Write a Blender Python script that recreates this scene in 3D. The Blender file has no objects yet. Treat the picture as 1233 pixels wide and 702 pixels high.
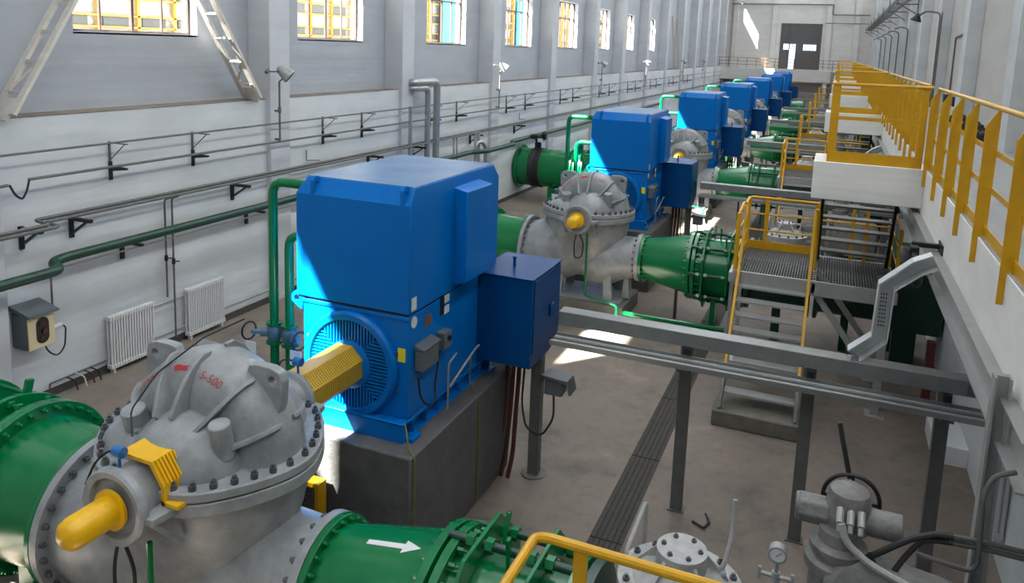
import bpy, bmesh, math, random
from mathutils import Vector, Matrix
random.seed(7)
PI = math.pi
scene = bpy.context.scene
COL = scene.collection

# ------------------------------------------------------------------ materials
def lin(c):
    c = c / 255.0
    return c / 12.92 if c <= 0.04045 else ((c + 0.055) / 1.055) ** 2.4
def rgb(r, g, b): return (lin(r), lin(g), lin(b), 1.0)

def mat(name, col, rough=0.5, metal=0.0, var=0.0, vscale=3.0, col2=None, bump=0.0, bscale=40.0, spec=0.5, coat=0.0):
    m = bpy.data.materials.new(name); m.use_nodes = True
    nt = m.node_tree; N = nt.nodes; L = nt.links
    b = N['Principled BSDF']
    b.inputs['Roughness'].default_value = rough
    b.inputs['Metallic'].default_value = metal
    b.inputs['Specular IOR Level'].default_value = spec
    if coat: b.inputs['Coat Weight'].default_value = coat
    b.inputs['Base Color'].default_value = col
    if var or bump:
        tc = N.new('ShaderNodeNewGeometry')
    if var:
        n = N.new('ShaderNodeTexNoise'); n.inputs['Scale'].default_value = vscale
        n.inputs['Detail'].default_value = 8; n.inputs['Roughness'].default_value = 0.65
        L.new(tc.outputs['Position'], n.inputs['Vector'])
        r = N.new('ShaderNodeValToRGB'); r.color_ramp.elements[0].position = 0.32; r.color_ramp.elements[1].position = 0.68
        c2 = col2 or tuple(min(1, x * (1 - var)) for x in col[:3]) + (1,)
        r.color_ramp.elements[0].color = c2; r.color_ramp.elements[1].color = col
        L.new(n.outputs['Fac'], r.inputs['Fac']); L.new(r.outputs['Color'], b.inputs['Base Color'])
    if bump:
        n2 = N.new('ShaderNodeTexNoise'); n2.inputs['Scale'].default_value = bscale; n2.inputs['Detail'].default_value = 6
        L.new(tc.outputs['Position'], n2.inputs['Vector'])
        bp = N.new('ShaderNodeBump'); bp.inputs['Strength'].default_value = bump; bp.inputs['Distance'].default_value = 0.02
        L.new(n2.outputs['Fac'], bp.inputs['Height']); L.new(bp.outputs['Normal'], b.inputs['Normal'])
    return m

M = {}
M['blue'] = mat('blue enamel', rgb(0, 104, 184), 0.3, var=0.08, vscale=2.5, spec=0.22)
M['blue_dark'] = mat('blue enamel cabinet', rgb(0, 64, 122), 0.26, var=0.08, vscale=2, spec=0.3)
M['green'] = mat('green gloss paint', rgb(0, 112, 60), 0.22, var=0.18, vscale=3.0)
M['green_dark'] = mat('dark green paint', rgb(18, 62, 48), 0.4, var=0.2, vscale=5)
M['pump'] = mat('grey pump paint', rgb(152, 156, 158), 0.36, var=0.38, vscale=4.5, bump=0.15, bscale=60)
M['valve'] = mat('light grey valve paint', rgb(168, 168, 166), 0.5, var=0.3, vscale=9, bump=0.2, bscale=40)
M['bolt'] = mat('dark grey bolt steel', rgb(98, 102, 105), 0.4, 0.4, var=0.3, vscale=30)
M['steel'] = mat('galvanised steel', rgb(164, 165, 163), 0.42, 0.25, var=0.15, vscale=8)
M['steel_dark'] = mat('dark galvanised steel', rgb(104, 105, 102), 0.5, 0.2, var=0.25, vscale=6)
M['alu'] = mat('pipe lagging sheet', rgb(170, 172, 172), 0.35, 0.7, var=0.15, vscale=5)
M['yellow'] = mat('yellow safety paint', rgb(210, 158, 10), 0.4, var=0.15, vscale=6)
M['yellow_mesh'] = mat('yellow guard paint', rgb(206, 166, 44), 0.5, var=0.15, vscale=12)
M['shaft_yellow'] = mat('bright yellow cap paint', rgb(232, 178, 10), 0.35, var=0.12, vscale=8)
M['white_paint'] = mat('white paint', rgb(214, 216, 216), 0.5)
M['white_brace'] = mat('off white brace paint', rgb(206, 200, 190), 0.55, var=0.18, vscale=7)
M['rad'] = mat('radiator enamel', rgb(206, 206, 206), 0.4, var=0.08, vscale=10)
M['black'] = mat('black rubber', rgb(26, 26, 27), 0.6)
M['blackmetal'] = mat('black metal', rgb(32, 33, 35), 0.45, 0.2)
M['brown'] = mat('red brown cable sheath', rgb(74, 36, 30), 0.6)
M['maroon'] = mat('maroon painted post', rgb(88, 30, 32), 0.5)
M['red'] = mat('red lettering', rgb(170, 40, 40), 0.6)
M['plate'] = mat('pale name plate', rgb(206, 210, 212), 0.4)
M['yplate'] = mat('yellow notice plate', rgb(226, 206, 40), 0.5)
M['ygwire'] = mat('yellow green earthing wire', rgb(112, 108, 42), 0.5)
M['sensor'] = mat('blue sensor head', rgb(30, 98, 160), 0.35)
M['valveblue'] = mat('blue grey valve paint', rgb(78, 108, 122), 0.4, var=0.25, vscale=12)
M['boxgrey'] = mat('grey instrument box', rgb(92, 100, 104), 0.45, var=0.1, vscale=10)
M['beige'] = mat('beige cover', rgb(212, 196, 158), 0.5)
M['rust'] = mat('rusty steel', rgb(126, 84, 52), 0.8, var=0.5, vscale=25)
M['glassframe'] = mat('dark window frame', rgb(58, 44, 40), 0.5)
M['dust'] = mat('dusty blue roof paint', rgb(112, 136, 160), 0.35, var=0.3, vscale=2.0, col2=rgb(70, 112, 160))  # pale tone holds dust and a painted-in sky reflection
M['tray'] = mat('bright galvanised tray', rgb(196, 200, 200), 0.4, 0.15, var=0.1, vscale=8)
M['valve_dark'] = mat('dull grey valve paint', rgb(122, 122, 119), 0.45, var=0.4, vscale=12, bump=0.25, bscale=40)
M['trunk'] = mat('trunking steel', rgb(132, 134, 133), 0.4, 0.3, var=0.18, vscale=8)
M['grate'] = mat('grating steel', rgb(120, 122, 122), 0.5, 0.4)
M['stone'] = mat('cast concrete', rgb(92, 92, 92), 0.8, var=0.35, vscale=4.0, bump=0.4, bscale=30)
M['step'] = mat('step concrete', rgb(112, 108, 98), 0.85, var=0.3, vscale=6, bump=0.3)
M['drain'] = mat('drain cover iron', rgb(70, 66, 60), 0.75, 0.2, var=0.4, vscale=14)
M['orange'] = mat('yellow steel facade frame', rgb(206, 158, 64), 0.6)
M['facade'] = mat('pale facade panel', rgb(176, 174, 170), 0.7, var=0.1)
M['facade_grey'] = mat('grey facade panel', rgb(96, 98, 102), 0.6)
M['facade_blue'] = mat('blue facade panel', rgb(70, 160, 196), 0.5)
M['doorpaint'] = mat('dark grey door paint', rgb(78, 78, 80), 0.5, var=0.15, vscale=3)
M['earth'] = mat('pale yard concrete', rgb(170, 166, 158), 0.9, var=0.15)

def wall_material(name, base, dirt, streak=True):
    m = bpy.data.materials.new(name); m.use_nodes = True
    N = m.node_tree.nodes; L = m.node_tree.links; b = N['Principled BSDF']
    b.inputs['Roughness'].default_value = 0.75; b.inputs['Specular IOR Level'].default_value = 0.25
    g = N.new('ShaderNodeNewGeometry')
    mp = N.new('ShaderNodeMapping'); mp.inputs['Scale'].default_value = (0.6, 0.6, 1.6)
    n = N.new('ShaderNodeTexNoise'); n.inputs['Scale'].default_value = 1.3; n.inputs['Detail'].default_value = 9; n.inputs['Roughness'].default_value = 0.6
    L.new(g.outputs['Position'], mp.inputs['Vector']); L.new(mp.outputs['Vector'], n.inputs['Vector'])
    r = N.new('ShaderNodeValToRGB'); r.color_ramp.elements[0].position = 0.28; r.color_ramp.elements[1].position = 0.62
    r.color_ramp.elements[0].color = dirt; r.color_ramp.elements[1].color = base
    L.new(n.outputs['Fac'], r.inputs['Fac']); L.new(r.outputs['Color'], b.inputs['Base Color'])
    # gentle trowel undulation of the plaster
    n2 = N.new('ShaderNodeTexNoise'); n2.inputs['Scale'].default_value = 1.0; n2.inputs['Detail'].default_value = 2
    mp2 = N.new('ShaderNodeMapping'); mp2.inputs['Scale'].default_value = (0.25, 0.25, 3.2)
    L.new(g.outputs['Position'], mp2.inputs['Vector']); L.new(mp2.outputs['Vector'], n2.inputs['Vector'])
    bp = N.new('ShaderNodeBump'); bp.inputs['Strength'].default_value = 0.35; bp.inputs['Distance'].default_value = 0.06
    L.new(n2.outputs['Fac'], bp.inputs['Height']); L.new(bp.outputs['Normal'], b.inputs['Normal'])
    return m
M['wall'] = wall_material('white plaster', rgb(168, 172, 178), rgb(158, 162, 167))
M['fascia'] = wall_material('white mezzanine face', rgb(230, 229, 224), rgb(214, 213, 208))
M['pillar'] = wall_material('pillar plaster', rgb(188, 191, 195), rgb(176, 179, 183))  # paler than the wall: stronger light on pillar fronts put into the colour
M['dado'] = wall_material('fresh white plaster', rgb(200, 204, 206), rgb(186, 190, 192))  # lighter tone than the upper wall plaster
M['wall_warm'] = wall_material('white plaster warm', rgb(190, 189, 186), rgb(180, 178, 174))

def floor_material(name='floor concrete', k=1.0):
    m = bpy.data.materials.new(name); m.use_nodes = True
    N = m.node_tree.nodes; L = m.node_tree.links; b = N['Principled BSDF']
    b.inputs['Roughness'].default_value = 0.62; b.inputs['Specular IOR Level'].default_value = 0.35
    g = N.new('ShaderNodeNewGeometry')
    n = N.new('ShaderNodeTexNoise'); n.inputs['Scale'].default_value = 0.9; n.inputs['Detail'].default_value = 10; n.inputs['Roughness'].default_value = 0.62
    n.inputs['Distortion'].default_value = 0.6
    L.new(g.outputs['Position'], n.inputs['Vector'])
    r = N.new('ShaderNodeValToRGB'); e = r.color_ramp.elements
    e[0].position = 0.28; e[0].color = rgb(94, 86, 79); e[1].position = 0.72; e[1].color = rgb(144, 133, 121)
    x = e.new(0.48); x.color = rgb(120, 110, 100); x = e.new(0.6); x.color = rgb(126, 113, 104)
    L.new(n.outputs['Fac'], r.inputs['Fac'])
    n2 = N.new('ShaderNodeTexNoise'); n2.inputs['Scale'].default_value = 7; n2.inputs['Detail'].default_value = 6
    L.new(g.outputs['Position'], n2.inputs['Vector'])
    r2 = N.new('ShaderNodeValToRGB'); r2.color_ramp.elements[0].position = 0.25; r2.color_ramp.elements[1].position = 0.5
    r2.color_ramp.elements[0].color = (0.72, 0.72, 0.72, 1); r2.color_ramp.elements[1].color = (1, 1, 1, 1)
    L.new(n2.outputs['Fac'], r2.inputs['Fac'])
    mx = N.new('ShaderNodeMixRGB'); mx.blend_type = 'MULTIPLY'; mx.inputs['Fac'].default_value = 0.7
    L.new(r.outputs['Color'], mx.inputs['Color1']); L.new(r2.outputs['Color'], mx.inputs['Color2'])
    L.new(mx.outputs['Color'], b.inputs['Base Color'])
    bp = N.new('ShaderNodeBump'); bp.inputs['Strength'].default_value = 0.12; bp.inputs['Distance'].default_value = 0.02
    L.new(n2.outputs['Fac'], bp.inputs['Height']); L.new(bp.outputs['Normal'], b.inputs['Normal'])
    return m
M['floor'] = floor_material()

def glass_material():
    m = bpy.data.materials.new('window glass'); m.use_nodes = True
    N = m.node_tree.nodes; L = m.node_tree.links
    for x in list(N): N.remove(x)
    out = N.new('ShaderNodeOutputMaterial'); mix = N.new('ShaderNodeMixShader')
    t = N.new('ShaderNodeBsdfTransparent'); t.inputs['Color'].default_value = (0.93, 0.95, 0.95, 1)
    gl = N.new('ShaderNodeBsdfGlossy'); gl.inputs['Roughness'].default_value = 0.03
    mix.inputs['Fac'].default_value = 0.05
    L.new(t.outputs['BSDF'], mix.inputs[1]); L.new(gl.outputs['BSDF'], mix.inputs[2])
    L.new(mix.outputs['Shader'], out.inputs['Surface'])
    return m
M['glass'] = glass_material()

# ------------------------------------------------------------------ mesh builder
def frame_for(d):
    d = Vector(d).normalized()
    up = Vector((0, 0, 1)) if abs(d.z) < 0.9 else Vector((0, 1, 0))
    a = d.cross(up).normalized(); b = a.cross(d).normalized()
    return d, a, b

class MB:
    def __init__(s): s.v = []; s.f = []
    def add(s, vs, fs):
        o = len(s.v); s.v += [tuple(v) for v in vs]; s.f += [tuple(i + o for i in f) for f in fs]; return s
    def box(s, x0, x1, y0, y1, z0, z1):
        vs = [(x, y, z) for z in (z0, z1) for y in (y0, y1) for x in (x0, x1)]
        return s.add(vs, [(0, 2, 3, 1), (4, 5, 7, 6), (0, 1, 5, 4), (2, 6, 7, 3), (0, 4, 6, 2), (1, 3, 7, 5)])
    def bar(s, p0, p1, w, h, up=None):
        p0 = Vector(p0); p1 = Vector(p1); d = (p1 - p0).normalized()
        u = Vector(up) if up else (Vector((0, 0, 1)) if abs(d.z) < 0.9 else Vector((0, 1, 0)))
        a = d.cross(u).normalized(); b = a.cross(d).normalized()
        vs = []
        for p in (p0, p1):
            for sx, sy in ((-1, -1), (1, -1), (1, 1), (-1, 1)): vs.append(p + a * sx * w / 2 + b * sy * h / 2)
        return s.add(vs, [(3, 2, 1, 0), (4, 5, 6, 7), (0, 1, 5, 4), (1, 2, 6, 5), (2, 3, 7, 6), (3, 0, 4, 7)])
    def cyl(s, p0, p1, r0, r1=None, n=20, caps=True):
        r1 = r0 if r1 is None else r1
        p0 = Vector(p0); p1 = Vector(p1); d, a, b = frame_for(p1 - p0)
        vs = []
        for p, r in ((p0, r0), (p1, r1)):
            for i in range(n):
                t = 2 * PI * i / n; vs.append(p + (a * math.cos(t) + b * math.sin(t)) * r)
        fs = [(i, (i + 1) % n, n + (i + 1) % n, n + i) for i in range(n)]
        if caps: fs += [tuple(range(n - 1, -1, -1)), tuple(range(n, 2 * n))]
        return s.add(vs, [tuple(reversed(f)) for f in fs])
    def tube(s, pts, r, n=10, fillet=0.0, caps=True, radii=None):
        pts = [Vector(p) for p in pts]
        if fillet > 0 and len(pts) > 2:
            q = [pts[0]]
            for i in range(1, len(pts) - 1):
                a, b, c = pts[i - 1], pts[i], pts[i + 1]
                f = min(fillet, (a - b).length * 0.49, (c - b).length * 0.49)
                p = b + (a - b).normalized() * f; t = b + (c - b).normalized() * f
                for k in range(6):
                    u = k / 5; q.append(p * (1 - u) ** 2 + b * 2 * u * (1 - u) + t * u * u)
            q.append(pts[-1]); pts = q
        m = len(pts); vs = []; fs = []; prev = None
        for i, p in enumerate(pts):
            d = (pts[min(i + 1, m - 1)] - pts[max(i - 1, 0)]).normalized()
            if prev is None: _, a, b = frame_for(d)
            else:
                a = prev - d * prev.dot(d); a.normalize(); b = a.cross(d)
            prev = a; rr = radii[i] if radii else r
            for k in range(n):
                t = 2 * PI * k / n; vs.append(p + (a * math.cos(t) + b * math.sin(t)) * rr)
        for i in range(m - 1):
            for k in range(n):
                fs.append((i * n + k, i * n + (k + 1) % n, (i + 1) * n + (k + 1) % n, (i + 1) * n + k))
        if caps: fs += [tuple(range(n - 1, -1, -1)), tuple(range((m - 1) * n, m * n))]
        return s.add(vs, [tuple(reversed(f)) for f in fs])
    def lathe(s, prof, origin, axis, n=32, a0=0.0, a1=2 * PI, ref=None):
        """prof: list of (radius, distance along axis)"""
        o = Vector(origin); d = Vector(axis).normalized()
        if ref is None: _, a, b = frame_for(d)
        else: a = Vector(ref).normalized(); b = d.cross(a)
        full = abs(a1 - a0 - 2 * PI) < 1e-6; cnt = n if full else n + 1
        vs = []
        for (r, t) in prof:
            for k in range(cnt):
                w = a0 + (a1 - a0) * k / n
                vs.append(o + d * t + (a * math.cos(w) + b * math.sin(w)) * r)
        fs = []
        for i in range(len(prof) - 1):
            for k in range(n):
                k2 = (k + 1) % cnt
                fs.append((i * cnt + k, i * cnt + k2, (i + 1) * cnt + k2, (i + 1) * cnt + k))
        return s.add(vs, fs)
    def prism(s, poly, plane, d0, d1):
        """poly in a plane 'xy','xz','yz', extruded along the third axis from d0 to d1"""
        def P(u, v, w): return {'xy': (u, v, w), 'xz': (u, w, v), 'yz': (w, u, v)}[plane]
        n = len(poly); vs = [P(u, v, d0) for u, v in poly] + [P(u, v, d1) for u, v in poly]
        fs = [tuple(range(n)), tuple(range(2 * n - 1, n - 1, -1))] + [(i, n + i, n + (i + 1) % n, (i + 1) % n) for i in range(n)]
        return s.add(vs, fs)
    def ellipsoid(s, c, rx, ry, rz, n=28, m=14, zmin=-1.0):
        c = Vector(c); vs = []; fs = []
        a_lo = math.asin(max(-1, zmin))
        for i in range(m + 1):
            t = a_lo + (PI / 2 - a_lo) * i / m
            for k in range(n):
                w = 2 * PI * k / n
                vs.append(c + Vector((rx * math.cos(t) * math.cos(w), ry * math.cos(t) * math.sin(w), rz * math.sin(t))))
        for i in range(m):
            for k in range(n): fs.append((i * n + k, i * n + (k + 1) % n, (i + 1) * n + (k + 1) % n, (i + 1) * n + k))
        return s.add(vs, fs)
    def plate_hole(s, poly, hole, r, plane, d0, d1, n=32):
        """plate of convex outline poly with a round hole, plane as in prism"""
        def P(u, v, w): return {'xy': (u, v, w), 'xz': (u, w, v), 'yz': (w, u, v)}[plane]
        cx, cy = hole
        def hit(t):
            dx, dy = math.cos(t), math.sin(t); best = 9
            for i in range(len(poly)):
                (x0, y0), (x1, y1) = poly[i], poly[(i + 1) % len(poly)]
                ex, ey = x1 - x0, y1 - y0; det = dx * -ey + dy * ex
                if abs(det) < 1e-9: continue
                tt = ((x0 - cx) * -ey + (y0 - cy) * ex) / det; uu = (dx * (y0 - cy) - dy * (x0 - cx)) / det
                if tt > 0 and -1e-6 <= uu <= 1 + 1e-6: best = min(best, tt)
            return cx + dx * best, cy + dy * best
        vs = []
        for w in (d0, d1):
            for k in range(n):
                t = 2 * PI * k / n; vs.append(P(*hit(t), w))
            for k in range(n):
                t = 2 * PI * k / n; vs.append(P(cx + r * math.cos(t), cy + r * math.sin(t), w))
        fs = []
        for k in range(n):
            j = (k + 1) % n
            fs += [(k, j, n + j, n + k), (2 * n + k, 3 * n + k, 3 * n + j, 2 * n + j), (k, 2 * n + k, 2 * n + j, j), (n + k, n + j, 3 * n + j, 3 * n + k)]
        return s.add(vs, fs)
    def nut(s, p, axis, r=0.032, h=0.045):
        p = Vector(p); d = Vector(axis).normalized()
        s.cyl(p, p + d * h, r, n=6); s.cyl(p + d * h, p + d * h * 1.6, r * 0.55, n=8); return s
    def loft(s, rings, caps=True):
        n = len(rings[0]); vs = [p for r in rings for p in r]; fs = []
        for i in range(len(rings) - 1):
            for k in range(n): fs.append((i * n + k, i * n + (k + 1) % n, (i + 1) * n + (k + 1) % n, (i + 1) * n + k))
        if caps: fs += [tuple(range(n - 1, -1, -1)), tuple(range((len(rings) - 1) * n, len(rings) * n))]
        return s.add(vs, fs)

def link_mesh(name, mb, material, origin=(0, 0, 0), smooth=35, bev=0.0):
    o3 = Vector(origin)
    me = bpy.data.meshes.new(name)
    me.from_pydata([tuple(Vector(v) - o3) for v in mb.v], [], mb.f)
    bm = bmesh.new(); bm.from_mesh(me); bmesh.ops.recalc_face_normals(bm, faces=bm.faces); bm.to_mesh(me); bm.free()
    if smooth:
        for p in me.polygons: p.use_smooth = True
        me.set_sharp_from_angle(angle=math.radians(smooth))
    me.materials.append(M[material] if isinstance(material, str) else material)
    o = bpy.data.objects.new(name, me); COL.objects.link(o)
    if bev:
        md = o.modifiers.new('edge', 'BEVEL'); md.width = bev; md.segments = 2; md.limit_method = 'ANGLE'; md.angle_limit = math.radians(40)
    return o

def tag(o, label, cat, group=None, kind=None):
    if label: o['label'] = label
    if cat: o['category'] = cat
    if group: o['group'] = group
    if kind: o['kind'] = kind
    return o
def thing(name, origin, label, cat, group=None):
    o = bpy.data.objects.new(name, None); COL.objects.link(o); o.empty_display_size = 0.2
    o.location = origin; o['org'] = 0
    del o['org']
    ORG[o] = Vector(origin)
    return tag(o, label, cat, group)
ORG = {}
def part(name, mb, material, parent, label=None, **kw):
    o = link_mesh(name, mb, material, origin=ORG[parent], **kw); o.parent = parent
    ORG[o] = ORG[parent]
    if label: o['label'] = label
    return o
def single(name, mb, material, label, cat, group=None, **kw):
    xs = [v[0] for v in mb.v]; ys = [v[1] for v in mb.v]; zs = [v[2] for v in mb.v]
    org = Vector(((min(xs) + max(xs)) / 2, (min(ys) + max(ys)) / 2, min(zs)))
    o = link_mesh(name, mb, material, origin=org, **kw); o.location = org; ORG[o] = org
    return tag(o, label, cat, group)
def struct(name, mb, material, **kw):
    o = link_mesh(name, mb, material, **kw); o['kind'] = 'structure'; return o
def spart(name, mb, material, parent, **kw):
    o = link_mesh(name, mb, material, **kw); o.parent = parent; return o
def copy_tree(root, dy, label, skip=(), dx=0.0, dz=0.0):
    def rec(o, par):
        c = o.copy(); COL.objects.link(c)
        if par is not None: c.parent = par
        for ch in o.children:
            if ch.name.split('.')[0] not in skip: rec(ch, c)
        return c
    c = rec(root, None)
    c.location = root.location + Vector((dx, dy, dz))
    if label: c['label'] = label
    return c

_nut = {}
def bolt(parent, p, axis, r=.031, h=.042, material='bolt', name='bolt'):
    key = (r, h, material)
    if key not in _nut:
        me = bpy.data.meshes.new(name); m_ = MB().nut((0, 0, 0), (0, 0, 1), r, h); me.from_pydata(m_.v, [], m_.f)
        me.materials.append(M[material]); _nut[key] = me
    o = bpy.data.objects.new(name, _nut[key]); COL.objects.link(o); o.parent = parent
    o.location = Vector(p) - ORG[parent]; o.rotation_euler = Vector((0, 0, 1)).rotation_difference(Vector(axis)).to_euler()
    return o
PITCH = 10.95
NTH = ['nearest the camera', 'second from the camera', 'third from the camera', 'fourth from the camera', 'fifth from the camera', 'sixth from the camera', 'farthest from the camera']
def row(root, fmt, ks, skip_from=99, skip=(), first=0):
    """copies of root along the hall; fmt has one {} for the place in the row"""
    root['label'] = fmt.format(NTH[first])
    for k in ks:
        copy_tree(root, PITCH * (k), fmt.format(NTH[k + first]), skip if k >= skip_from else ())

# ------------------------------------------------------------------ the setting
WT = 15.0      # wall height
Y0, Y1 = -9.0, 82.0
XU, XD, XP = -11.2, -10.75, -10.64      # upper wall face, thick lower wall face, pillar face

mb = MB()
mb.box(-11.9, -2.17, Y0, Y1 + .3, -0.4, 0).box(-1.78, 4.0, Y0, Y1 + .3, -0.4, 0).box(-2.17, -1.78, Y0, Y1 + .3, -0.4, -0.22)
struct('floor', mb, 'floor', smooth=0)

# lower windows (glass seen at eye height) and high clerestory windows
win_l = [-8.4, -2.8, 2.95, 8.72, 14.26, 20.15, 26.0, 31.75, 37.2, 42.4, 48.1]
WW = 2.58; WZ0, WZ1 = 5.58, 7.58
cl_l = [3.27 + 5.6 * (i - 2) + (1.1 if i > 10 else 0) for i in range(16)]
CW = 2.6; CZ0, CZ1 = 12.3, 14.35
mb = MB()
XO = XU - 0.34
def wall_band(mb, z0, z1, lefts, w):
    y = Y0
    for l in lefts:
        if l < Y0 or l + w > Y1: continue
        mb.box(XO, XU, y, l, z0, z1); y = l + w
    mb.box(XO, XU, y, Y1 + .3, z0, z1)
mb.box(XO, XU, Y0, Y1 + .3, 0, WZ0)
wall_band(mb, WZ0, WZ1, win_l, WW)
mb.box(XO, XU, Y0, Y1 + .3, WZ1, CZ0)
wall_band(mb, CZ0, CZ1, cl_l, CW)
mb.box(XO, XU, Y0, Y1 + .3, CZ1, WT)
struct('wall_left', mb, 'wall', smooth=0)
struct('wall_left_lower', MB().box(XU, XD, Y0, Y1, 0, 4.33), 'dado', smooth=0)
struct('trim_2', MB().box(XU, XD + .004, Y0, Y1, 4.33, 4.345), mat('dusty ledge', rgb(132, 122, 112), 0.9, var=0.35, vscale=5), smooth=0)

pill_r = [-8.1, -4.3, 1.4, 6.95, 13.28, 18.5, 24.36, 30.1, 36.05, 41.2, 46.9, 52.6, 58.3, 64.0, 69.7, 75.4, 80.8]
for i, yr in enumerate(pill_r):
    mb = MB().box(XU, -10.5 if i < 4 else XP, yr - .62, yr, 0, WT)
    struct('pillar', mb, 'pillar', bev=0.015)

def window(idx, lefts, w, z0, z1, cols, transom):
    for l in lefts:
        if l < Y0 or l + w > Y1: continue
        x = XU - 0.2
        fr = MB(); t = 0.045
        fr.box(x - .03, x + .03, l, l + w, z0, z0 + t).box(x - .03, x + .03, l, l + w, z1 - t, z1)
        fr.box(x - .03, x + .03, l, l + t, z0 + t, z1 - t).box(x - .03, x + .03, l + w - t, l + w, z0 + t, z1 - t)
        for c in range(1, cols):
            yy = l + w * c / cols; tt = t * (1.0 if c == cols // 2 else 0.55)
            fr.box(x - .025, x + .025, yy - tt / 2, yy + tt / 2, z0 + t, z1 - t)
        if transom: fr.box(x - .025, x + .025, l + t, l + w - t, transom - .02, transom + .02)
        o = struct('window_%d' % idx[0], fr, 'glassframe', smooth=0)
        o.name = 'window_%d' % idx[0]
        spart('pane', MB().box(x - .004, x + .004, l + t, l + w - t, z0 + t, z1 - t), 'glass', o, smooth=0)
        spart('sill', MB().box(XU - .17, XU + .0, l, l + w, z0 - .03, z0 + .012), 'white_paint', o, smooth=0)
        idx[0] += 1
idx = [1]
window(idx, win_l, WW, WZ0, WZ1, 4, 6.87)
window(idx, cl_l, CW, CZ0, CZ1, 2, None)

# right wall, mezzanine and the wall below it
XR = 3.0
mb = MB().box(XR, XR + .3, Y0, Y1 + .3, 0, CZ0).box(XR, XR + .3, Y0, Y1 + .3, CZ1, WT)
y = Y0
for l in cl_l:
    if l < Y0 or l + CW > Y1: continue
    mb.box(XR, XR + .3, y, l, CZ0, CZ1); y = l + CW  # unseen high openings added to let sky light in
mb.box(XR, XR + .3, y, Y1 + .3, CZ0, CZ1)
struct('wall_right', mb, 'wall_warm', smooth=0)
for i in range(-4, 12):
    y = 15.1 + 5.75 * i
    if y < Y0 + 1 or y > Y1 - 1: continue
    struct('pillar', MB().box(XR - .3, XR, y, y + .7, 4.1, WT), 'dado', bev=0.01)  # paler plaster puts the lit look of these pilasters into their colour
struct('wall_back', MB().box(-11.9, 4.0, Y0 - .3, Y0, 0, WT), 'wall', smooth=0)
struct('ceiling', MB().box(-11.9, 4.0, Y0 - .3, Y1 + .3, WT, WT + .3), 'wall', smooth=0)
XM = 1.25
mb = MB().box(XM, XR, Y0, Y1, 3.9, 4.1).box(XM, XM + .3, Y0, Y1, 3.27, 3.9)
struct('slab', mb, 'fascia', smooth=0).name = 'floor_mezzanine'
struct('wall_lower', MB().box(2.15, 2.4, Y0, Y1, 0, 3.9), 'dado', smooth=0)
mz = struct('trim_1', MB().box(XM + .012, XR - .01, Y0, Y1 - 3, 4.1, 4.112), mat('mezzanine screed', rgb(150, 150, 150), 0.7, var=0.15, vscale=2), smooth=0)

# far end wall with the big door
DX0, DX1, DZ0, DZ1 = -5.55, -1.72, 4.25, 8.72
mb = MB()
mb.box(-11.9, DX0, Y1, Y1 + .3, 0, WT).box(DX1, 4.0, Y1, Y1 + .3, 0, WT).box(DX0, DX1, Y1, Y1 + .3, 0, DZ0).box(DX0, DX1, Y1, Y1 + .3, DZ1, WT)
struct('wall_far', mb, 'wall_warm', smooth=0)
for x in (-6.45, -10.2, -1.4, 1.1):
    struct('pillar', MB().box(x, x + .5, Y1 - .25, Y1, 0, WT), 'wall_warm', bev=0.01)
mb = MB()
holes = [(-5.2, -4.05, 6.14, 6.72), (-3.35, -2.15, 6.12, 6.70), (-4.62, -4.05, 4.3, 6.14)]
ys = (Y1 + .1, Y1 + .18)
mb.box(DX0, -5.2, *ys, DZ0, DZ1).box(-5.2, -4.05, *ys, 6.72, DZ1).box(-5.2, -4.62, *ys, DZ0, 6.14).box(-4.05, -3.35, *ys, DZ0, DZ1)
mb.box(-3.35, -2.15, *ys, DZ0, 6.12).box(-3.35, -2.15, *ys, 6.70, DZ1).box(-2.15, DX1, *ys, DZ0, DZ1)
dr = struct('door_1', mb, 'doorpaint', smooth=0)
fr = MB()
for a, b in (((-5.45, 6.9), (-4.6, 8.6)), ((-4.6, 6.9), (-5.45, 8.6)), ((-2.6, 6.9), (-1.85, 8.6)), ((-1.85, 6.9), (-2.6, 8.6))):
    fr.bar((a[0], Y1 + .08, a[1]), (b[0], Y1 + .08, b[1]), .06, .05)
fr.box(-3.68, -3.6, Y1 + .05, Y1 + .1, DZ0, DZ1).box(-4.7, -4.62, Y1 + .05, Y1 + .1, DZ0, DZ1).box(-2.7, -2.62, Y1 + .05, Y1 + .1, 6.7, DZ1)
spart('brace', fr, 'doorpaint', dr, smooth=0)
hl = MB()
for x0, x1, z0, z1 in holes[:2]:
    for j in range(1, 4): hl.box(x0 + (x1 - x0) * j / 4 - .02, x0 + (x1 - x0) * j / 4 + .02, Y1 + .11, Y1 + .15, z0, z1)
spart('window_bar', hl, 'doorpaint', dr, smooth=0)
# far platform
mb = MB().box(XU, XM, 79.2, Y1, 4.0, 4.25).box(XU, XM, 79.2, 79.5, 3.1, 4.0)
for x in (-8.5, -4.8, -1.2): mb.box(x, x + .35, 79.25, 79.55, 0, 3.1)
struct('floor_platform', mb, 'wall_warm', smooth=0)
struct('baseboard_left', MB().box(XD, XD + .02, Y0, Y1, 0, .13), mat('dark skirting', rgb(74, 70, 66), 0.7, var=0.2), smooth=0)

# drain covers
n = 0
for i in range(20):
    y = 4.0 + 2.0 * i
    mb = MB()
    for j in range(6):
        x = -2.165 + .0655 * j; mb.box(x, x + .058, y, y + 1.985, -.03, .004)
    for j in range(8): mb.box(-2.165, -1.79, y + .1 + .25 * j, y + .13 + .25 * j, -.03, -.002)
    single('drain_cover', mb, 'drain', 'slotted dark iron cover in the long floor drain', 'drain cover', 'drain covers along the floor channel', smooth=0)

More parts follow.
